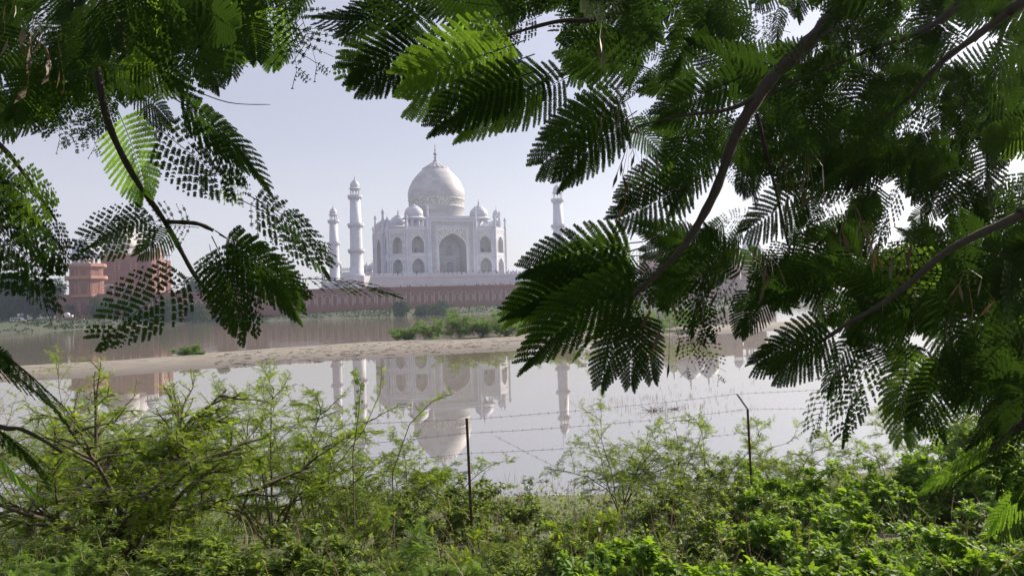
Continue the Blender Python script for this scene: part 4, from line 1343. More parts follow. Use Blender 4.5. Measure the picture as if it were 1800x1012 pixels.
rows = [('back row', 11.6, 0, .82), ('middle row', 8.6, 70, .74), ('front row', 6.3, 175, .62), ('nearest row', 4.9, 250, .5)]
shrub_jobs = []
for rname, t, off, step in rows:
    half = t * .74
    x = -half
    while x < half:
        u = 900 + x / t * F
        shrub_jobs.append((rname, t + rw.uniform(-.5, .5), off, u + rw.uniform(-12, 12)))
        x += step * rw.uniform(.85, 1.2)
ordn = ['first', 'second', 'third', 'fourth', 'fifth', 'sixth', 'seventh', 'eighth', 'ninth']
ncount = {}
for i, (rname, t, off, u) in enumerate(shrub_jobs):
    tv = np.interp(u, TOPU, TOPV) + off + rw.uniform(-22, 55)
    if rname == 'back row' and 925 < u < 1000: continue
    if u < 560 and rname in ('middle row', 'front row') and rw.random() < .38: continue
    base, h = place_shrub(u, t, tv)
    if u < 560:
        kind = 'feather' if rname in ('back row', 'middle row') else rw.choice(('broad', 'narrow', 'feather'))
    elif u < 1010:
        kind = rw.choice(('narrow', 'broad', 'feather', 'narrow')) if rname != 'nearest row' else rw.choice(('feather', 'narrow'))
    elif u < 1340:
        kind = 'feather' if rname in ('back row',) else rw.choice(('broad', 'feather', 'vine', 'narrow')) if rname != 'nearest row' else 'vine'
    else:
        kind = 'vine' if rname != 'back row' else rw.choice(('vine', 'feather'))
    if rw.random() < (.08 if u < 900 else .03): kind = 'dry'
    h *= 1.22
    sp = {'back row': 1.0, 'middle row': .85, 'front row': .7, 'nearest row': .55}[rname]
    if kind == 'feather':
        nm, lab = 'feathery_shrub', 'feathery yellow green shrub'
        e = shrub(nm, base, h, sp * 1.15, 'fine' if t < 7 else 'feather', 'feather' if rname != 'nearest row' else 'fresh', stems=9, subs=9, twigs=4, lsize=.064, per=12, seed=500 + i, up=.7, grav=.05, sr=.012)
    elif kind == 'dry':
        nm, lab = 'dry_shrub', 'half dry shrub with pale stems'
        e = shrub(nm, base, h * 1.1, sp * .8, 'narrow', 'broad', stems=16, subs=9, twigs=3, lsize=.05, per=2, seed=500 + i, up=1.4, grav=.0, sr=.008, stemmat='dry_stem')
    elif kind == 'broad':
        nm, lab = 'broadleaf_shrub', 'dark broad leaved shrub'
        e = shrub(nm, base, h, sp, 'broad', 'broad', stems=10, subs=9, twigs=4, lsize=.055, per=11, seed=500 + i, up=.9, grav=.02, sr=.010)
    elif kind == 'narrow':
        nm, lab = 'twiggy_shrub', 'thin shrub with narrow leaves'
        e = shrub(nm, base, h * 1.05, sp * .8, 'narrow', 'broad', stems=11, subs=9, twigs=4, lsize=.05, per=10, seed=500 + i, up=1.3, grav=.0, sr=.008)
    else:
        nm, lab = 'vine_shrub', 'lush vine shrub with three part leaves'
        e = shrub(nm, base, h, sp * 1.1, 'vine', 'vine', stems=11, subs=9, twigs=4, lsize=.085, per=10, seed=500 + i, up=.7, grav=.05, sr=.010)
    key = (lab, rname, zone(u)); ncount[key] = ncount.get(key, 0) + 1
    tag(e, '%s, %s from left in %s, %s' % (lab, ordn[ncount[key] - 1], rname, zone(u)), 'shrub', 'shrubs in the %s of the near bank' % rname)

# the spreading thorn shrub at the left with dark leaning limbs
base, h = place_shrub(215, 8.0, 690)
e = shrub('thorn_shrub', base, h, 1.9, 'feather', 'feather', stems=15, subs=13, twigs=5, lsize=.07, per=12, seed=901, up=.35, grav=.05, sr=.04, leafstart=.35)
tag(e, 'large spreading thorn shrub with dark leaning limbs at the left', 'shrub')
base, h = place_shrub(470, 9.2, 690)
e = shrub('thorn_shrub', base, h, 1.5, 'feather', 'feather', stems=11, subs=11, twigs=5, lsize=.068, per=12, seed=902, up=.5, grav=.04, sr=.02, leafstart=.4)
tag(e, 'airy thorn shrub leaning over the water left of the rusty fence post', 'shrub')
# single arching sprays
for (pts_, d, lab) in (([(560, 860), (640, 755), (668, 690), (672, 640)], 8.2, 'bare arching twig with few leaves rising in front of the tall minaret reflection'),
                       ([(690, 830), (720, 745), (760, 705), (798, 690)], 7.4, 'leafy twig rising in front of the reflected dome'),
                       ([(620, 800), (630, 730), (634, 680), (622, 650)], 7.9, 'bright green climber tip in front of the minaret reflection')):
    P_ = [at(u, v, d) for u, v in pts_]
    e = empty('arching_twig', P_[0]); tag(e, lab, 'twig', None)
    w = MB(); rel = [p - P_[0] for p in P_]; w.tube([Vector((rel[0].x, rel[0].y, -.9))] + rel, [.006, .006, .005, .004, .002], 5); w.build('stem', M['twig'], e)
    LP, LD = [], []
    nn = 34
    for i in range(nn):
        f = .25 + .75 * i / nn; q = f * 3; q0 = min(int(q), 2); pp = rel[q0].lerp(rel[q0 + 1], q - q0); td = (rel[q0 + 1] - rel[q0]).normalized()
        LP.append(tuple(pp)); LD.append(tuple(td * .6 + RGT * rs.choice((-1, 1)) * .8 + Vector((rs.gauss(0, .2), rs.gauss(0, .4), rs.gauss(0, .3)))))
    k_ = 'vine' if 'climber' in lab else 'feather'
    V, Q, t = scatter(*TM[k_], LP, LD, rng.normal(0, .4, (nn, 3)) + np.array([-FWD.x, -FWD.y, .6]), rng.uniform(.05, .085, nn) * (0.8 if k_ == 'vine' else 1))
    link_mesh('foliage', mesh_np('foliage', V, Q, t), M['fresh' if k_ == 'vine' else 'feather'], e)

# undergrowth on the near bank
n = 15000
tt_ = 3.2 + 13.5 * rng.random(n) ** .8; ss_ = (rng.random(n) * 2 - 1) * (tt_ * .80 + .4)
zz_ = height(ss_, tt_)
ok = zz_ > .12; tt_, ss_, zz_ = tt_[ok], ss_[ok], zz_[ok]
n = len(tt_)
P = np.stack([ss_ * RGT.x + tt_ * FWD.x, ss_ * RGT.y + tt_ * FWD.y, zz_ + rng.random(n) ** 2 * .3], -1)
D = np.stack([rng.normal(0, .7, n), rng.normal(0, .7, n), np.abs(rng.normal(.5, .4, n))], -1)
V1, Q1, t1 = scatter(*TM['broad'], P, D, rng.normal(0, .5, (n, 3)) + np.array([0, 0, 1]), rng.uniform(.04, .09, n), np.clip(rng.normal(.4, .25, n), 0, .97))
tag(link_mesh('ground_cover', mesh_np('ground_cover', V1, Q1, t1), M['broad']), 'low leafy undergrowth covering the near bank under the shrubs', 'undergrowth', kind='stuff')
g_ = rng.choice(n, 5200)
Dg = np.stack([rng.normal(0, .35, 5200), rng.normal(0, .35, 5200), np.ones(5200)], -1)
V2, Q2, t2 = scatter(*tmpl_leaf(.022, .0, .35), P[g_] * np.array([1, 1, 1]), Dg, rng.normal(0, 1, (5200, 3)), rng.uniform(.15, .42, 5200))
tag(link_mesh('dry_grass', mesh_np('dry_grass', V2, Q2, t2), M['dry_leaf']), 'dry grass blades standing among the near shrubs', 'grass', kind='stuff')

# ------------------------------------------------------------------ overhanging trees with feathery fronds
def frond_np(seed, pairs=17, sparse=0.0, curve=.18, pin=.30, spread_=1.0):
    rg = np.random.default_rng(seed)
    V, Q, T_ = [], [], []
    cnt = 0
    def strip(pts, w):
        nonlocal cnt
        pts = np.asarray(pts)
        d = np.gradient(pts, axis=0); side = unit(np.cross(d, np.array([0, 0, 1.0]))); up_ = unit(np.cross(side, d))
        w = np.asarray(w)[:, None]
        vs = np.concatenate([pts + side * w, pts - side * w * .5 + up_ * w * .8, pts - side * w * .5 - up_ * w * .8])
        k = len(pts); i = np.arange(k - 1)
        for a, b in ((0, k), (k, 2 * k), (2 * k, 0)):
            Q.append(np.stack([a + i, a + i + 1, b + i + 1, b + i], -1) + cnt)
        V.append(vs); T_.append(np.full(3 * k, .35)); cnt += 3 * k
    yy = np.linspace(0, 1, 14)
    bend = rg.uniform(-.10, .10)
    axis = lambda y: np.stack([bend * y * y, y - .06 * y ** 3, -curve * y ** 2], -1)
    strip(axis(yy), .006 * (1 - .75 * yy))
    for i in range(pairs):
        f = i / (pairs - 1); y = .13 + .85 * f
        base = axis(np.array([y]))[0]
        a = R(76 - 40 * f ** 1.3 + rg.uniform(-1.6, 1.6)); L = pin * (.62 + .55 * math.sin(math.pi * min(1, .18 + f * .80))) * rg.uniform(.96, 1.04) * (1 - .22 * f)
        for s in (-1, 1):
            if rg.random() < sparse * .3: continue
            m = max(6, int(L / .0165)); k = np.linspace(0, 1, m + 1)[1:]
            cur = .22 + rg.uniform(-.05, .05)
            an = a - cur * k
            dirs = np.stack([s * np.sin(an) * spread_, np.cos(an), -(.08 + .30 * k * rg.uniform(.8, 1.2))], -1); dirs = unit(dirs)
            pts = base + np.cumsum(dirs * (L / m), axis=0)
            allp = np.concatenate([base[None], pts])
            strip(allp[::3] if m > 6 else allp, np.full(len(allp[::3] if m > 6 else allp), .0016 if sparse < .3 else .0034))
            ll = .0245 * (1 - .45 * np.maximum(0, k - .75) / .25) * (1 - .35 * np.maximum(0, .15 - k) / .15)
            side = unit(np.cross(dirs, np.array([0, 0, 1.0])))
            keep = np.ones(m, bool)
            if sparse > 0:
                ph = rg.uniform(0, 6.28); fr = rg.uniform(5, 11)
                keep = (np.sin(k * fr * 3 + ph) > -1 + 1.5 * sparse) & (rg.random(m) > sparse * .25)
            for q in (-1, 1):
                kk = np.where(keep if sparse == 0 else keep & (rg.random(m) > sparse * .15))[0]
                if len(kk) == 0: continue
                tl = unit(dirs[kk] * (.42 + rg.normal(0, .06, (len(kk), 1))) + side[kk] * q + np.array([0, 0, 1]) * (rg.normal(-.06, .09, (len(kk), 1))))
                b = pts[kk] ; l = ll[kk][:, None] * rg.uniform(.88, 1.06, (len(kk), 1)); wv_ = dirs[kk] * (.0090 if sparse < .3 else .0074)
                c0 = b - wv_; c1 = b + wv_; c2 = b + tl * l + wv_ * .72; c3 = b + tl * l - wv_ * .72
                nn = len(kk)
                V.append(np.stack([c0, c1, c2, c3], 1).reshape(-1, 3)); Q.append(np.arange(nn * 4).reshape(nn, 4) + cnt)
                T_.append(np.repeat(np.clip(rg.normal(.5, .18, nn), 0, 1), 4)); cnt += nn * 4
    return np.concatenate(V), np.concatenate(Q), np.concatenate(T_)


FR = [frond_np(1, 17, 0, .18, .33), frond_np(2, 18, 0, .25, .31), frond_np(3, 16, 0, .12, .36), frond_np(4, 17, .12, .3, .33), frond_np(5, 15, .5, .2, .33), frond_np(6, 14, .7, .28, .31), frond_np(7, 17, 0, .35, .28, .8)]
FM = {}
for i, (V, Q, t) in enumerate(FR):
    for mk in ('frond', 'frond_mid', 'frond_backlit'):
        me = mesh_np('frond', V, Q, t); me.materials.append(M[mk]); FM[(i, mk)] = me


def frond_matrix(b, tip, nrm):
    y = (tip - b); L = y.length; y.normalize()
    x = y.cross(nrm)
    if x.length < 1e-4: x = y.cross(Vector((0, 0, 1)))
    x.normalize(); z = x.cross(y)
    m = Matrix(((x.x, y.x, z.x, b.x), (x.y, y.y, z.y, b.y), (x.z, y.z, z.z, b.z), (0, 0, 0, 1)))
    return m @ Matrix.Scale(L, 4), L


rf = random.Random(21)
MIDP = [.3]  # share of fronds that take the half-lit colour


def jit_normal(tilt=.45, flip=True):
    """upper side of a leaf hanging above eye level: faces up and away"""
    v = FWD * 1.0 + Vector((0, 0, .55)) + Vector((rf.gauss(0, tilt), rf.gauss(0, tilt), rf.gauss(0, tilt)))
    return v.normalized()


def tree(name, label, limbs, jobs, trunk, pods):
    e = empty(name, trunk[0]); tag(e, label, 'tree')
    o0 = Vector(trunk[0])
    tk = MB(); tk.tube([Vector(p) - o0 for p in trunk], [.19, .17, .15, .12, .1][:len(trunk)], 10); tk.build('trunk', M['bark'], e)
    for pts, r0, r1 in limbs:
        P = [Vector(p) - o0 for p in pts]
        # smooth the polyline
        Q_ = []
        for i in range(len(P) - 1):
            a, b, c, d = P[max(i - 1, 0)], P[i], P[i + 1], P[min(i + 2, len(P) - 1)]
            for k in range(5):
                t = k / 5
                Q_.append(.5 * ((2 * b) + (c - a) * t + (2 * a - 5 * b + 4 * c - d) * t * t + (3 * b - a - 3 * c + d) * t ** 3))
        Q_.append(P[-1])
        n = len(Q_)
        rr = [(r0 + (r1 - r0) * i / (n - 1)) * (1 + .10 * math.sin(i * 1.7) + rf.uniform(-.06, .06)) for i in range(n)]
        m = MB(); m.tube(Q_, rr, 8); m.build('branch', M['bark'], e)
    jobs = sorted(jobs, key=lambda j: -j['px'])
    for j in jobs[:100]:
        o = bpy.data.objects.new('frond', FM[(j['v'], j['m'])]); col.objects.link(o); o.parent = e
        o.matrix_local = Matrix.Translation(-o0) @ j['M']
    rest = jobs[100:]
    if rest:
        V, Q, T_ = [], [], []; c = 0
        for j in rest:
            v, q, t = FR[j['v']]; m = np.array(Matrix.Translation(-o0) @ j['M'])
            V.append(v @ m[:3, :3].T + m[:3, 3]); Q.append(q + c); T_.append(np.clip(t * .6 + rf.random() * .4 - .0, 0, 1)); c += len(v)
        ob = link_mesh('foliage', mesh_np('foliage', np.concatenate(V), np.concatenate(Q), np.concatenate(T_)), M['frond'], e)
        ob['kind'] = 'stuff'
    # withered brown leaflets hanging in bunches
    for (u, v, d, n_) in pods:
        n_ = int(n_ * 1.1)
        c = at(u, v, d) - o0; LP, LD = [], []
        for i in range(n_):
            LP.append(tuple(c + Vector((rf.gauss(0, .025), rf.gauss(0, .03), rf.gauss(0, .05))))); LD.append((rf.gauss(-.2, .35), rf.gauss(0, .3), -1))
        m = MB(); hub = c + Vector((0, 0, .10))
        for p_, d_ in zip(LP, LD):
            p_ = Vector(p_); d_ = Vector(d_).normalized(); L_ = rf.uniform(.03, .075); w_ = L_ * .09
            sd = d_.cross(Vector((rf.gauss(0, 1), rf.gauss(0, 1), .2))).normalized()
            b_ = len(m.v); q_ = hub + Vector((0, 0, rf.uniform(-.08, .02)))
            m.v += [tuple(hub)] if b_ == 0 else []
            b_ = len(m.v)
            m.v += [tuple(x) for x in (p_ + sd * .0012, p_ - sd * .0012, p_ + d_ * L_ * .5 + sd * w_, p_ + d_ * L_ * .5 - sd * w_ + Vector((.004, .004, 0)), p_ + d_ * L_)]
            for f_ in ((0, b_, b_ + 1), (b_, b_ + 2, b_ + 3, b_ + 1), (b_ + 2, b_ + 4, b_ + 3)): m.f.append(list(f_)); m.m.append(0); m.sm.append(False)
        m.build('withered_leaflets', M['dry_frond'], e)
    return e


def F_(u0, v0, u1, v1, d, dd=0.0, v=None, m='frond', tilt=.35, n=None):
    b = at(u0, v0, d); tp = at(u1, v1, d + dd)
    nr = n if n is not None else jit_normal(tilt)
    mt, L = frond_matrix(b, b + (tp - b) * .9, nr)
    if m == 'frond' and rf.random() < MIDP[0]: m = 'frond_mid'
    return dict(M=mt, px=L / d, v=rf.choice((0, 1, 2, 3, 6)) if v is None else v, m=m)


def in_poly(u, v, poly):
    c = False; j = len(poly) - 1
    for i in range(len(poly)):
        (xi, yi), (xj, yj) = poly[i], poly[j]
        if (yi > v) != (yj > v) and u < (xj - xi) * (v - yi) / (yj - yi) + xi: c = not c
        j = i
    return c


HOLES = [(940, 62, 34), (1155, 172, 36), (1110, 262, 30), (1245, 335, 34), (1345, 345, 38), (1352, 415, 36), (1478, 345, 22), (1605, 352, 36), (1712, 92, 56), (1772, 290, 34), (1500, 165, 24), (1600, 205, 26), (1250, 525, 40), (1165, 592, 40), (1335, 610, 34), (1500, 612, 30), (1625, 602, 40), (1700, 560, 26), (1060, 30, 18), (1420, 40, 26), (1285, 190, 26), (1560, 400, 26), (660, 60, 20)]


def fill(poly, n, d0, d1, ang, dang, L0=.26, L1=.42):
    _m = MIDP[0]; MIDP[0] = .11  # fewer half-lit fronds inside the canopy
    us = [p[0] for p in poly]; vs = [p[1] for p in poly]; out = []; tries = 0
    while len(out) < n and tries < n * 400:
        tries += 1
        u, v = rf.uniform(min(us), max(us)), rf.uniform(min(vs), max(vs))
        d = rf.uniform(d0, d1); L = rf.uniform(L0, L1); px = L / d * F
        a = R(rf.gauss(ang, dang)); u1, v1 = u + math.cos(a) * px * .9, v + math.sin(a) * px * .9
        um, vm = u + (u1 - u) * .55, v + (v1 - v) * .55
        ok_ = all(math.hypot(u + (u1 - u) * f - hu, v + (v1 - v) * f - hv) > hr * .5 + 12 for hu, hv, hr in HOLES for f in (0, .3, .6, .95))
        if ok_ and in_poly(u, v, poly) and in_poly(um, vm, poly) and in_poly(u + (u1 - u) * .85, v + (v1 - v) * .85, poly):
            out.append(F_(u, v, u1, v1, d, rf.gauss(0, .08), v=rf.choice((0, 1, 2, 3, 6, 4, 3)), tilt=.36))
    MIDP[0] = _m
    return out


def T3(pts, d0, d1):
    n = len(pts)
    return [at(u, v, d0 + (d1 - d0) * i / (n - 1)) for i, (u, v) in enumerate(pts)]


def px2m(px, d): return px / F * d


# --- left tree
lb = RGT * -2.6 + FWD * .4
lt = [lb + Vector((0, 0, 2.6)), lb + Vector((.1, 0, 4.2)), lb + Vector((.15, .1, 5.6)), lb + Vector((.3, .15, 6.6)), lb + Vector((.6, .25, 7.4))]
tl = lt[3]
L1 = T3([(140, -10), (152, 60), (168, 110), (190, 215), (235, 310), (290, 390), (340, 480), (372, 520)], 2.25, 2.35)
L2 = T3([(184, -10), (196, 20), (212, 50), (225, 110), (262, 122), (300, 132)], 2.5, 2.6)
L3 = T3([(290, 390), (325, 391), (350, 394), (375, 405)], 2.31, 2.33)
L4 = T3([(-60, 730), (40, 755), (110, 795)], 1.7, 1.75)
L5 = T3([(-80, 200), (0, 255), (60, 330), (100, 390)], 1.9, 2.0)
left_limbs = [([tl, tl + RGT * .5 + Vector((0, 0, .3)), L1[0] + Vector((0, 0, .55))] + L1, .018, .0055),
              ([tl, tl + RGT * .7 + FWD * .4 + Vector((0, 0, .3)), L2[0] + Vector((0, 0, .55))] + L2, .013, .004),
              (L3, .008, .006), ([lt[1], L4[0] - RGT * .7 + Vector((0, 0, .3))] + L4, .008, .003), ([lt[2], L5[0] - RGT * .7 + Vector((0, 0, .4))] + L5, .012, .003),
              (T3([(320, 150), (400, 180), (475, 184)], 2.5, 2.5), .0025, .001)]
MIDP[0] = .1
lj = [F_(205, 190, 290, 372, 2.4, -.05, 0, 'frond_backlit', .15), F_(290, 165, 545, 285, 2.2, 0, 6, n=(FWD * .5 + Vector((0, 0, .9))).normalized()),
      F_(300, 170, 480, 270, 2.35, 0, 1, n=(FWD * .6 + Vector((0, 0, .8))).normalized()), F_(265, 215, 440, 355, 2.15, .05, 3, tilt=.2), F_(330, 250, 450, 365, 2.3, 0, 4), F_(430, 338, 625, 455, 2.1, 0, 3, n=(FWD * .6 + Vector((0, 0, .8))).normalized()), F_(450, 350, 620, 440, 2.2, 0, 4, n=(FWD * .5 + Vector((0, 0, .9))).normalized()),
      F_(420, 350, 600, 430, 2.2, .05, 5), F_(378, 405, 580, 530, 2.15, 0, 1, tilt=.2), F_(385, 412, 570, 510, 2.3, .05, 6), F_(400, 430, 560, 530, 2.35, .05, 3), F_(372, 415, 468, 605, 2.1, 0, 3, tilt=.12), F_(380, 440, 440, 590, 2.2, .02, 0, tilt=.2), F_(368, 430, 400, 560, 2.3, 0, 3),
      F_(520, 490, 720, 484, 2.1, 0, 4, n=(Vector((0, 0, 1)) + FWD * .25).normalized()), F_(350, 480, 165, 575, 2.05, 0, 3, tilt=.15), F_(-40, 300, 120, 430, 1.95, 0, 3, tilt=.2), F_(-30, 400, 160, 535, 1.95, 0, 4, tilt=.2), F_(30, 360, 140, 430, 2.1, 0, 0, tilt=.2),
      F_(290, 385, 130, 425, 2.1, 0, 3), F_(270, 380, 130, 400, 2.2, 0, 6), F_(350, 400, 210, 385, 2.3, .02, 4), F_(310, 400, 240, 455, 2.2, 0, 2),
      F_(-40, 290, 140, 390, 1.8, 0, 3), F_(-60, 380, 150, 520, 1.8, 0, 3), F_(-30, 350, 130, 460, 2.0, .05, 0), F_(-60, 420, 60, 520, 1.7, 0, 4), F_(-20, 380, 160, 540, 2.0, 0, 5), F_(60, 350, 150, 480, 2.0, 0, 3), F_(-40, 330, 120, 370, 1.9, 0, 6),
      F_(-70, 300, 60, 310, 1.9, 0, 2), F_(-60, 240, 70, 330, 2.0, 0, 3), F_(-60, 580, 185, 705, 1.5, 0, 1, tilt=.05, n=(Vector((0, 0, 1)) + FWD * .33).normalized()), F_(-80, 600, 140, 690, 1.55, 0, 0, n=(Vector((0, 0, 1)) + FWD * .5).normalized()), F_(-60, 610, 60, 640, 1.5, 0, 6),
      F_(-90, 740, 100, 860, 1.45, 0, 2, 'frond_backlit', n=(Vector((0, 0, 1)) + FWD * .45).normalized()), F_(-60, 725, 130, 800, 1.62, 0, 1, n=(Vector((0, 0, 1)) + FWD * .7).normalized()), F_(-60, 730, 150, 800, 1.6, 0, 6, n=(Vector((0, 0, 1)) + FWD * .3).normalized()), F_(-60, 800, 40, 880, 1.5, 0, 0),
      F_(490, -30, 550, 175, 2.2, 0, 5, tilt=.1), F_(510, -20, 585, 160, 2.3, 0, 5, tilt=.15), F_(470, 0, 490, 140, 2.4, 0, 0, 'frond_backlit', .15), F_(440, 20, 460, 130, 2.3, 0, 1), F_(400, 20, 430, 150, 2.5, 0, 2), F_(330, 60, 420, 165, 2.3, 0, 1),
      F_(190, 120, 120, 270, 2.3, 0, 4, tilt=.2), F_(180, 150, 190, 290, 2.2, 0, 5), F_(130, 120, 80, 250, 2.2, 0, 3), F_(60, 110, 30, 230, 2.1, 0, 1), F_(80, 130, 140, 280, 2.1, 0, 5), F_(250, 180, 290, 250, 2.4, 0, 3), F_(220, 140, 330, 220, 2.3, 0, 0), F_(-10, 140, 0, 250, 2.0, 0, 3)]
lj += fill([(-60, -80), (570, -80), (545, 40), (470, 110), (400, 135), (300, 165), (240, 200), (160, 235), (60, 225), (-60, 250)], 150, 2.0, 4.2, 75, 40, .25, .38)
tree('canopy_tree', 'dark feathery leaved tree overhanging the upper left of the view', left_limbs, lj, [tuple(p) for p in lt], [(10, 70, 2.0, 6), (60, 85, 2.0, 7), (95, 80, 2.0, 6), (290, 500, 2.1, 3)])

MIDP[0] = .4
# --- right tree
rb = RGT * 4.6 + FWD * 2.2
rt = [rb + Vector((0, 0, 2.4)), rb + Vector((-.1, 0, 4.0)), rb + Vector((-.3, .1, 5.4)), rb + Vector((-.6, .2, 6.6)), rb + Vector((-1.0, .3, 7.6))]
B1 = T3([(1500, -20), (1450, 45), (1400, 95), (1355, 140), (1320, 190), (1290, 245), (1262, 325), (1235, 380), (1200, 435), (1150, 485), (1090, 545)], 2.6, 2.3)
B1b = T3([(1355, 140), (1320, 175), (1270, 195), (1200, 203), (1120, 222)], 2.5, 2.4)
B2 = T3([(1710, -20), (1660, 30), (1600, 65), (1540, 84), (1450, 122), (1380, 152), (1320, 190)], 3.0, 2.9)
B3 = T3([(1830, -15), (1770, 25), (1710, 68), (1655, 110), (1605, 165), (1560, 205)], 2.4, 2.5)
B4 = T3([(1800, 10), (1770, 40), (1745, 110), (1710, 200), (1690, 260)], 2.7, 2.7)
B5 = T3([(1850, 350), (1790, 380), (1720, 412), (1660, 445), (1590, 505), (1540, 540), (1480, 575), (1430, 610)], 2.2, 2.2)
B6 = T3([(1880, 700), (1800, 745), (1740, 790), (1650, 840)], 1.9, 2.0)
B7 = T3([(1330, 200), (1345, 260), (1365, 340), (1385, 430)], 2.7, 2.75)
B8 = T3([(1150, -30), (1090, 20), (1030, 36), (980, 38), (900, 60), (830, 90)], 2.6, 2.6)
up = lambda k, p: [rt[k], rt[k] + RGT * -.8 + Vector((0, 0, .5)), p + RGT * .5 + Vector((0, 0, .45))]
right_limbs = [(up(3, B1[0]) + B1, .036, .006), (B1b, .011, .003), (up(3, B2[0]) + B2, .022, .004), ([rt[2], B3[0] + RGT * .9 + Vector((0, 0, .5))] + B3, .024, .004), ([B3[1]] + B4, .011, .004),
               ([rt[1], B5[0] + RGT * .9 + Vector((0, 0, .35))] + B5, .018, .004), ([rt[0], B6[0] + RGT * .9 + Vector((0, 0, .2))] + B6, .02, .005), (B7, .009, .004),
               ([rt[4], B8[0] + Vector((0, 0, .9)) + RGT * 1.2] + B8, .018, .003)]
rj = [F_(800, 50, 600, 150, 2.5, 0, 2, tilt=.15), F_(770, 60, 610, 165, 2.5, 0, 0, tilt=.2), F_(760, 10, 560, 90, 2.6, 0, 1), F_(720, 0, 570, 130, 2.8, 0, 3), F_(690, -20, 600, 90, 2.6, 0, 0), F_(860, 60, 690, 130, 2.6, .05, 1, 'frond_backlit', .2),
      F_(925, 70, 690, 160, 2.3, 0, 2, tilt=.12), F_(940, 95, 690, 185, 2.4, 0, 0, tilt=.15), F_(940, 125, 725, 205, 2.3, 0, 6, tilt=.15), F_(970, 135, 770, 225, 2.4, 0, 6, tilt=.15), F_(980, 120, 810, 220, 2.5, 0, 6), F_(1010, 130, 840, 210, 2.5, 0, 0), F_(880, 60, 780, 180, 2.7, 0, 3), F_(900, 60, 850, 180, 2.6, 0, 1, 'frond_backlit', .2),
      F_(1110, 170, 915, 300, 2.3, 0, 0, tilt=.12), F_(1120, 195, 940, 315, 2.35, 0, 6, tilt=.15), F_(1080, 180, 940, 260, 2.5, 0, 1), F_(1190, 270, 1070, 390, 2.5, 0, 3), F_(1200, 280, 1065, 350, 2.4, 0, 0, tilt=.15), F_(1220, 310, 1075, 415, 2.4, 0, 2), F_(1110, 160, 960, 250, 2.6, 0, 3),
      F_(1130, 425, 890, 445, 2.2, 0, 6, tilt=.12), F_(1130, 450, 930, 440, 2.5, 0, 6, 'frond_backlit', .2), F_(1110, 465, 895, 450, 2.3, .0, 6), F_(1130, 435, 850, 510, 2.3, 0, 6, tilt=.12), F_(1140, 480, 860, 490, 2.2, 0, 6, 'frond', .12), F_(1100, 490, 870, 520, 2.4, 0, 6, 'frond_backlit', .2),
      F_(1140, 490, 870, 590, 2.0, 0, 6, tilt=.12), F_(1120, 480, 890, 570, 2.2, 0, 0, tilt=.2), F_(1150, 510, 970, 580, 2.3, 0, 6), F_(1110, 530, 1030, 685, 2.1, 0, 6, tilt=.12), F_(1120, 540, 1095, 690, 2.2, 0, 6, tilt=.15), F_(1130, 540, 1140, 680, 2.3, 0, 6, tilt=.15), F_(1090, 550, 1030, 640, 2.5, 0, 6, 'frond_backlit'), F_(1140, 480, 1060, 600, 2.4, 0, 3),
      F_(1200, 480, 1230, 610, 2.4, 0, 3), F_(1230, 560, 1195, 665, 2.4, 0, 5, tilt=.15), F_(1230, 580, 1265, 675, 2.4, 0, 5, tilt=.1), F_(1300, 480, 1210, 590, 2.4, 0, 4), F_(1320, 500, 1290, 600, 2.5, 0, 0), F_(1360, 520, 1290, 590, 2.4, 0, 2, 'frond_backlit'), F_(1250, 470, 1180, 590, 2.5, 0, 1), F_(1220, 420, 1160, 560, 2.6, 0, 4),
      F_(1460, 560, 1300, 650, 2.3, 0, 2, tilt=.15), F_(1470, 590, 1310, 620, 2.4, 0, 0, 'frond_backlit', .2), F_(1480, 580, 1330, 670, 2.2, 0, 1), F_(1540, 600, 1375, 745, 2.2, 0, 4, tilt=.12), F_(1550, 610, 1420, 755, 2.3, 0, 3, tilt=.15), F_(1520, 560, 1420, 690, 2.3, 0, 0), F_(1600, 540, 1480, 600, 2.4, 0, 2, 'frond_backlit', .2), F_(1600, 590, 1560, 790, 2.2, 0, 0, tilt=.15), F_(1640, 600, 1540, 740, 2.3, 0, 1), F_(1680, 620, 1600, 770, 2.2, 0, 2), F_(1620, 650, 1620, 780, 2.4, 0, 3),
      F_(1760, 770, 1590, 850, 1.9, 0, 2, 'frond_backlit', .2), F_(1800, 790, 1640, 810, 1.9, 0, 6, n=(Vector((0, 0, 1)) + FWD * .4).normalized()), F_(1840, 830, 1700, 920, 1.9, 0, 0, 'frond_backlit', .2), F_(1820, 860, 1740, 950, 2.0, 0, 2), F_(1790, 700, 1650, 780, 2.0, 0, 1), F_(1830, 760, 1700, 850, 1.9, 0, 3), F_(1840, 720, 1720, 760, 2.0, 0, 0), F_(1850, 800, 1760, 890, 1.9, 0, 1)]
rj += fill([(570, -100), (1900, -100), (1900, 120), (1350, 150), (1250, 180), (1040, 150), (900, 90), (720, 40)], 225, 2.4, 4.8, 150, 45, .27, .42)
rj += fill([(1060, 120), (1900, 80), (1900, 420), (1500, 430), (1190, 430), (1130, 300)], 285, 2.4, 5.2, 140, 45, .27, .42)
rj += fill([(1150, 390), (1900, 380), (1900, 740), (1700, 740), (1560, 620), (1380, 550), (1180, 540), (1010, 510), (1080, 440)], 235, 2.2, 4.6, 140, 45, .26, .40)
rj += fill([(1560, 560), (1900, 560), (1900, 840), (1640, 790)], 12, 1.9, 2.8, 140, 45, .26, .4)
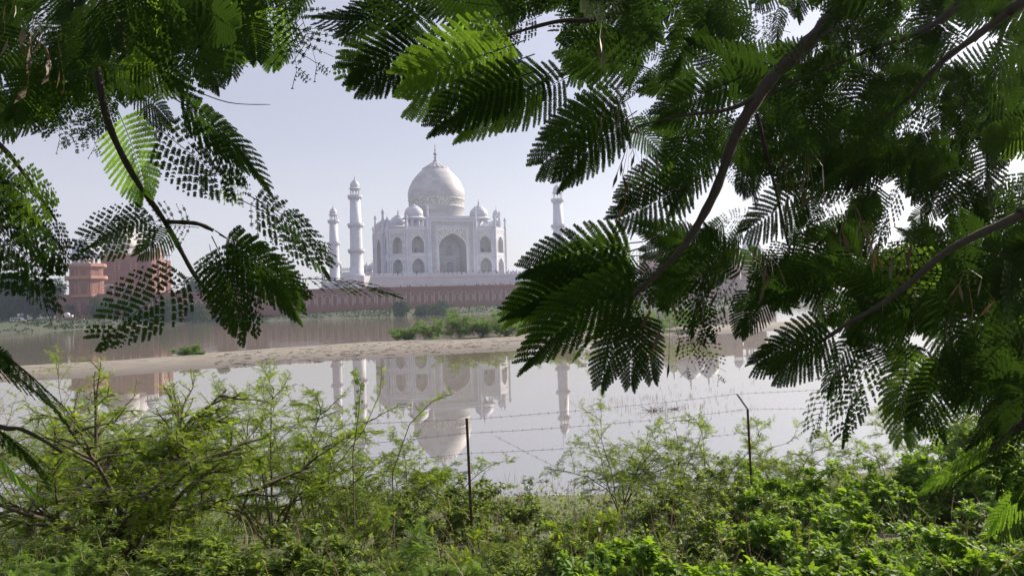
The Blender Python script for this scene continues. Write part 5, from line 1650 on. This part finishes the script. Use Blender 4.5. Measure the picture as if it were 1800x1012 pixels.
tree('canopy_tree', 'dark feathery leaved tree filling the right half with thick slanting branches', right_limbs, rj, [tuple(p) for p in rt],
     [(1110, 300, 2.2, 8), (1130, 280, 2.2, 6), (1060, 90, 2.3, 7), (1090, 200, 2.2, 9), (1380, 330, 2.2, 9), (1420, 310, 2.2, 8), (1500, 410, 2.1, 10), (1530, 440, 2.1, 9), (1590, 470, 2.1, 8), (1150, 560, 2.1, 5), (1260, 530, 2.3, 8), (1700, 530, 2.1, 7), (1330, 470, 2.2, 8), (1180, 600, 2.2, 4)])

# unseen foliage added above and behind the camera to block skylight and darken the fronds
for tr_, cx_, cz_ in ((bpy.data.objects['canopy_tree'], -2.2, 7.4), (bpy.data.objects['canopy_tree.001'], 2.6, 7.6)):
    n = 5200
    q = rng.normal(0, 1, (n, 3)); q = unit(q) * (rng.random((n, 1)) ** .4) * np.array([4.2, 4.6, 2.6])
    q[:, 1] -= 3.6
    q[:, 2] = np.where(q[:, 1] < -5.5, q[:, 2] - (-(q[:, 1] + 5.5)) * 1.6, q[:, 2])
    s_ = q[:, 0] + cx_; t_ = q[:, 1]
    P = np.stack([s_ * RGT.x + t_ * FWD.x, s_ * RGT.y + t_ * FWD.y, q[:, 2] + cz_], -1)
    keep = ~((t_ > -.3) & (P[:, 2] < EYE + 1.1 + .55 * np.maximum(t_, 0)))
    P = P[keep]; n = len(P)
    V, Q, t = scatter(*TM['fine'], P - np.array(tr_.location), rng.normal(0, 1, (n, 3)) + np.array([0, 0, -.4]), rng.normal(0, .5, (n, 3)) + np.array([0, 0, 1]), rng.uniform(.3, .5, n))
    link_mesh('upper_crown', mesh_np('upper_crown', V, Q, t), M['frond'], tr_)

# ------------------------------------------------------------------ haze in the air
hb = MB()
hb.box(-900, 1000, -100, 1000, -2.2, 95)
hz = bpy.data.materials.new('haze_air'); hz.use_nodes = True
hn = hz.node_tree; hn.nodes.clear()
ho = hn.nodes.new('ShaderNodeOutputMaterial'); pv = hn.nodes.new('ShaderNodeVolumePrincipled')
pv.inputs['Color'].default_value = (0.72, 0.83, 1.0, 1)
pv.inputs['Density'].default_value = 0.0006
pv.inputs['Anisotropy'].default_value = 0.68
hn.links.new(pv.outputs[0], ho.inputs['Volume'])
hob = hb.build('haze', hz)
tag(hob, 'pale hazy air over the whole river', 'haze', kind='stuff')
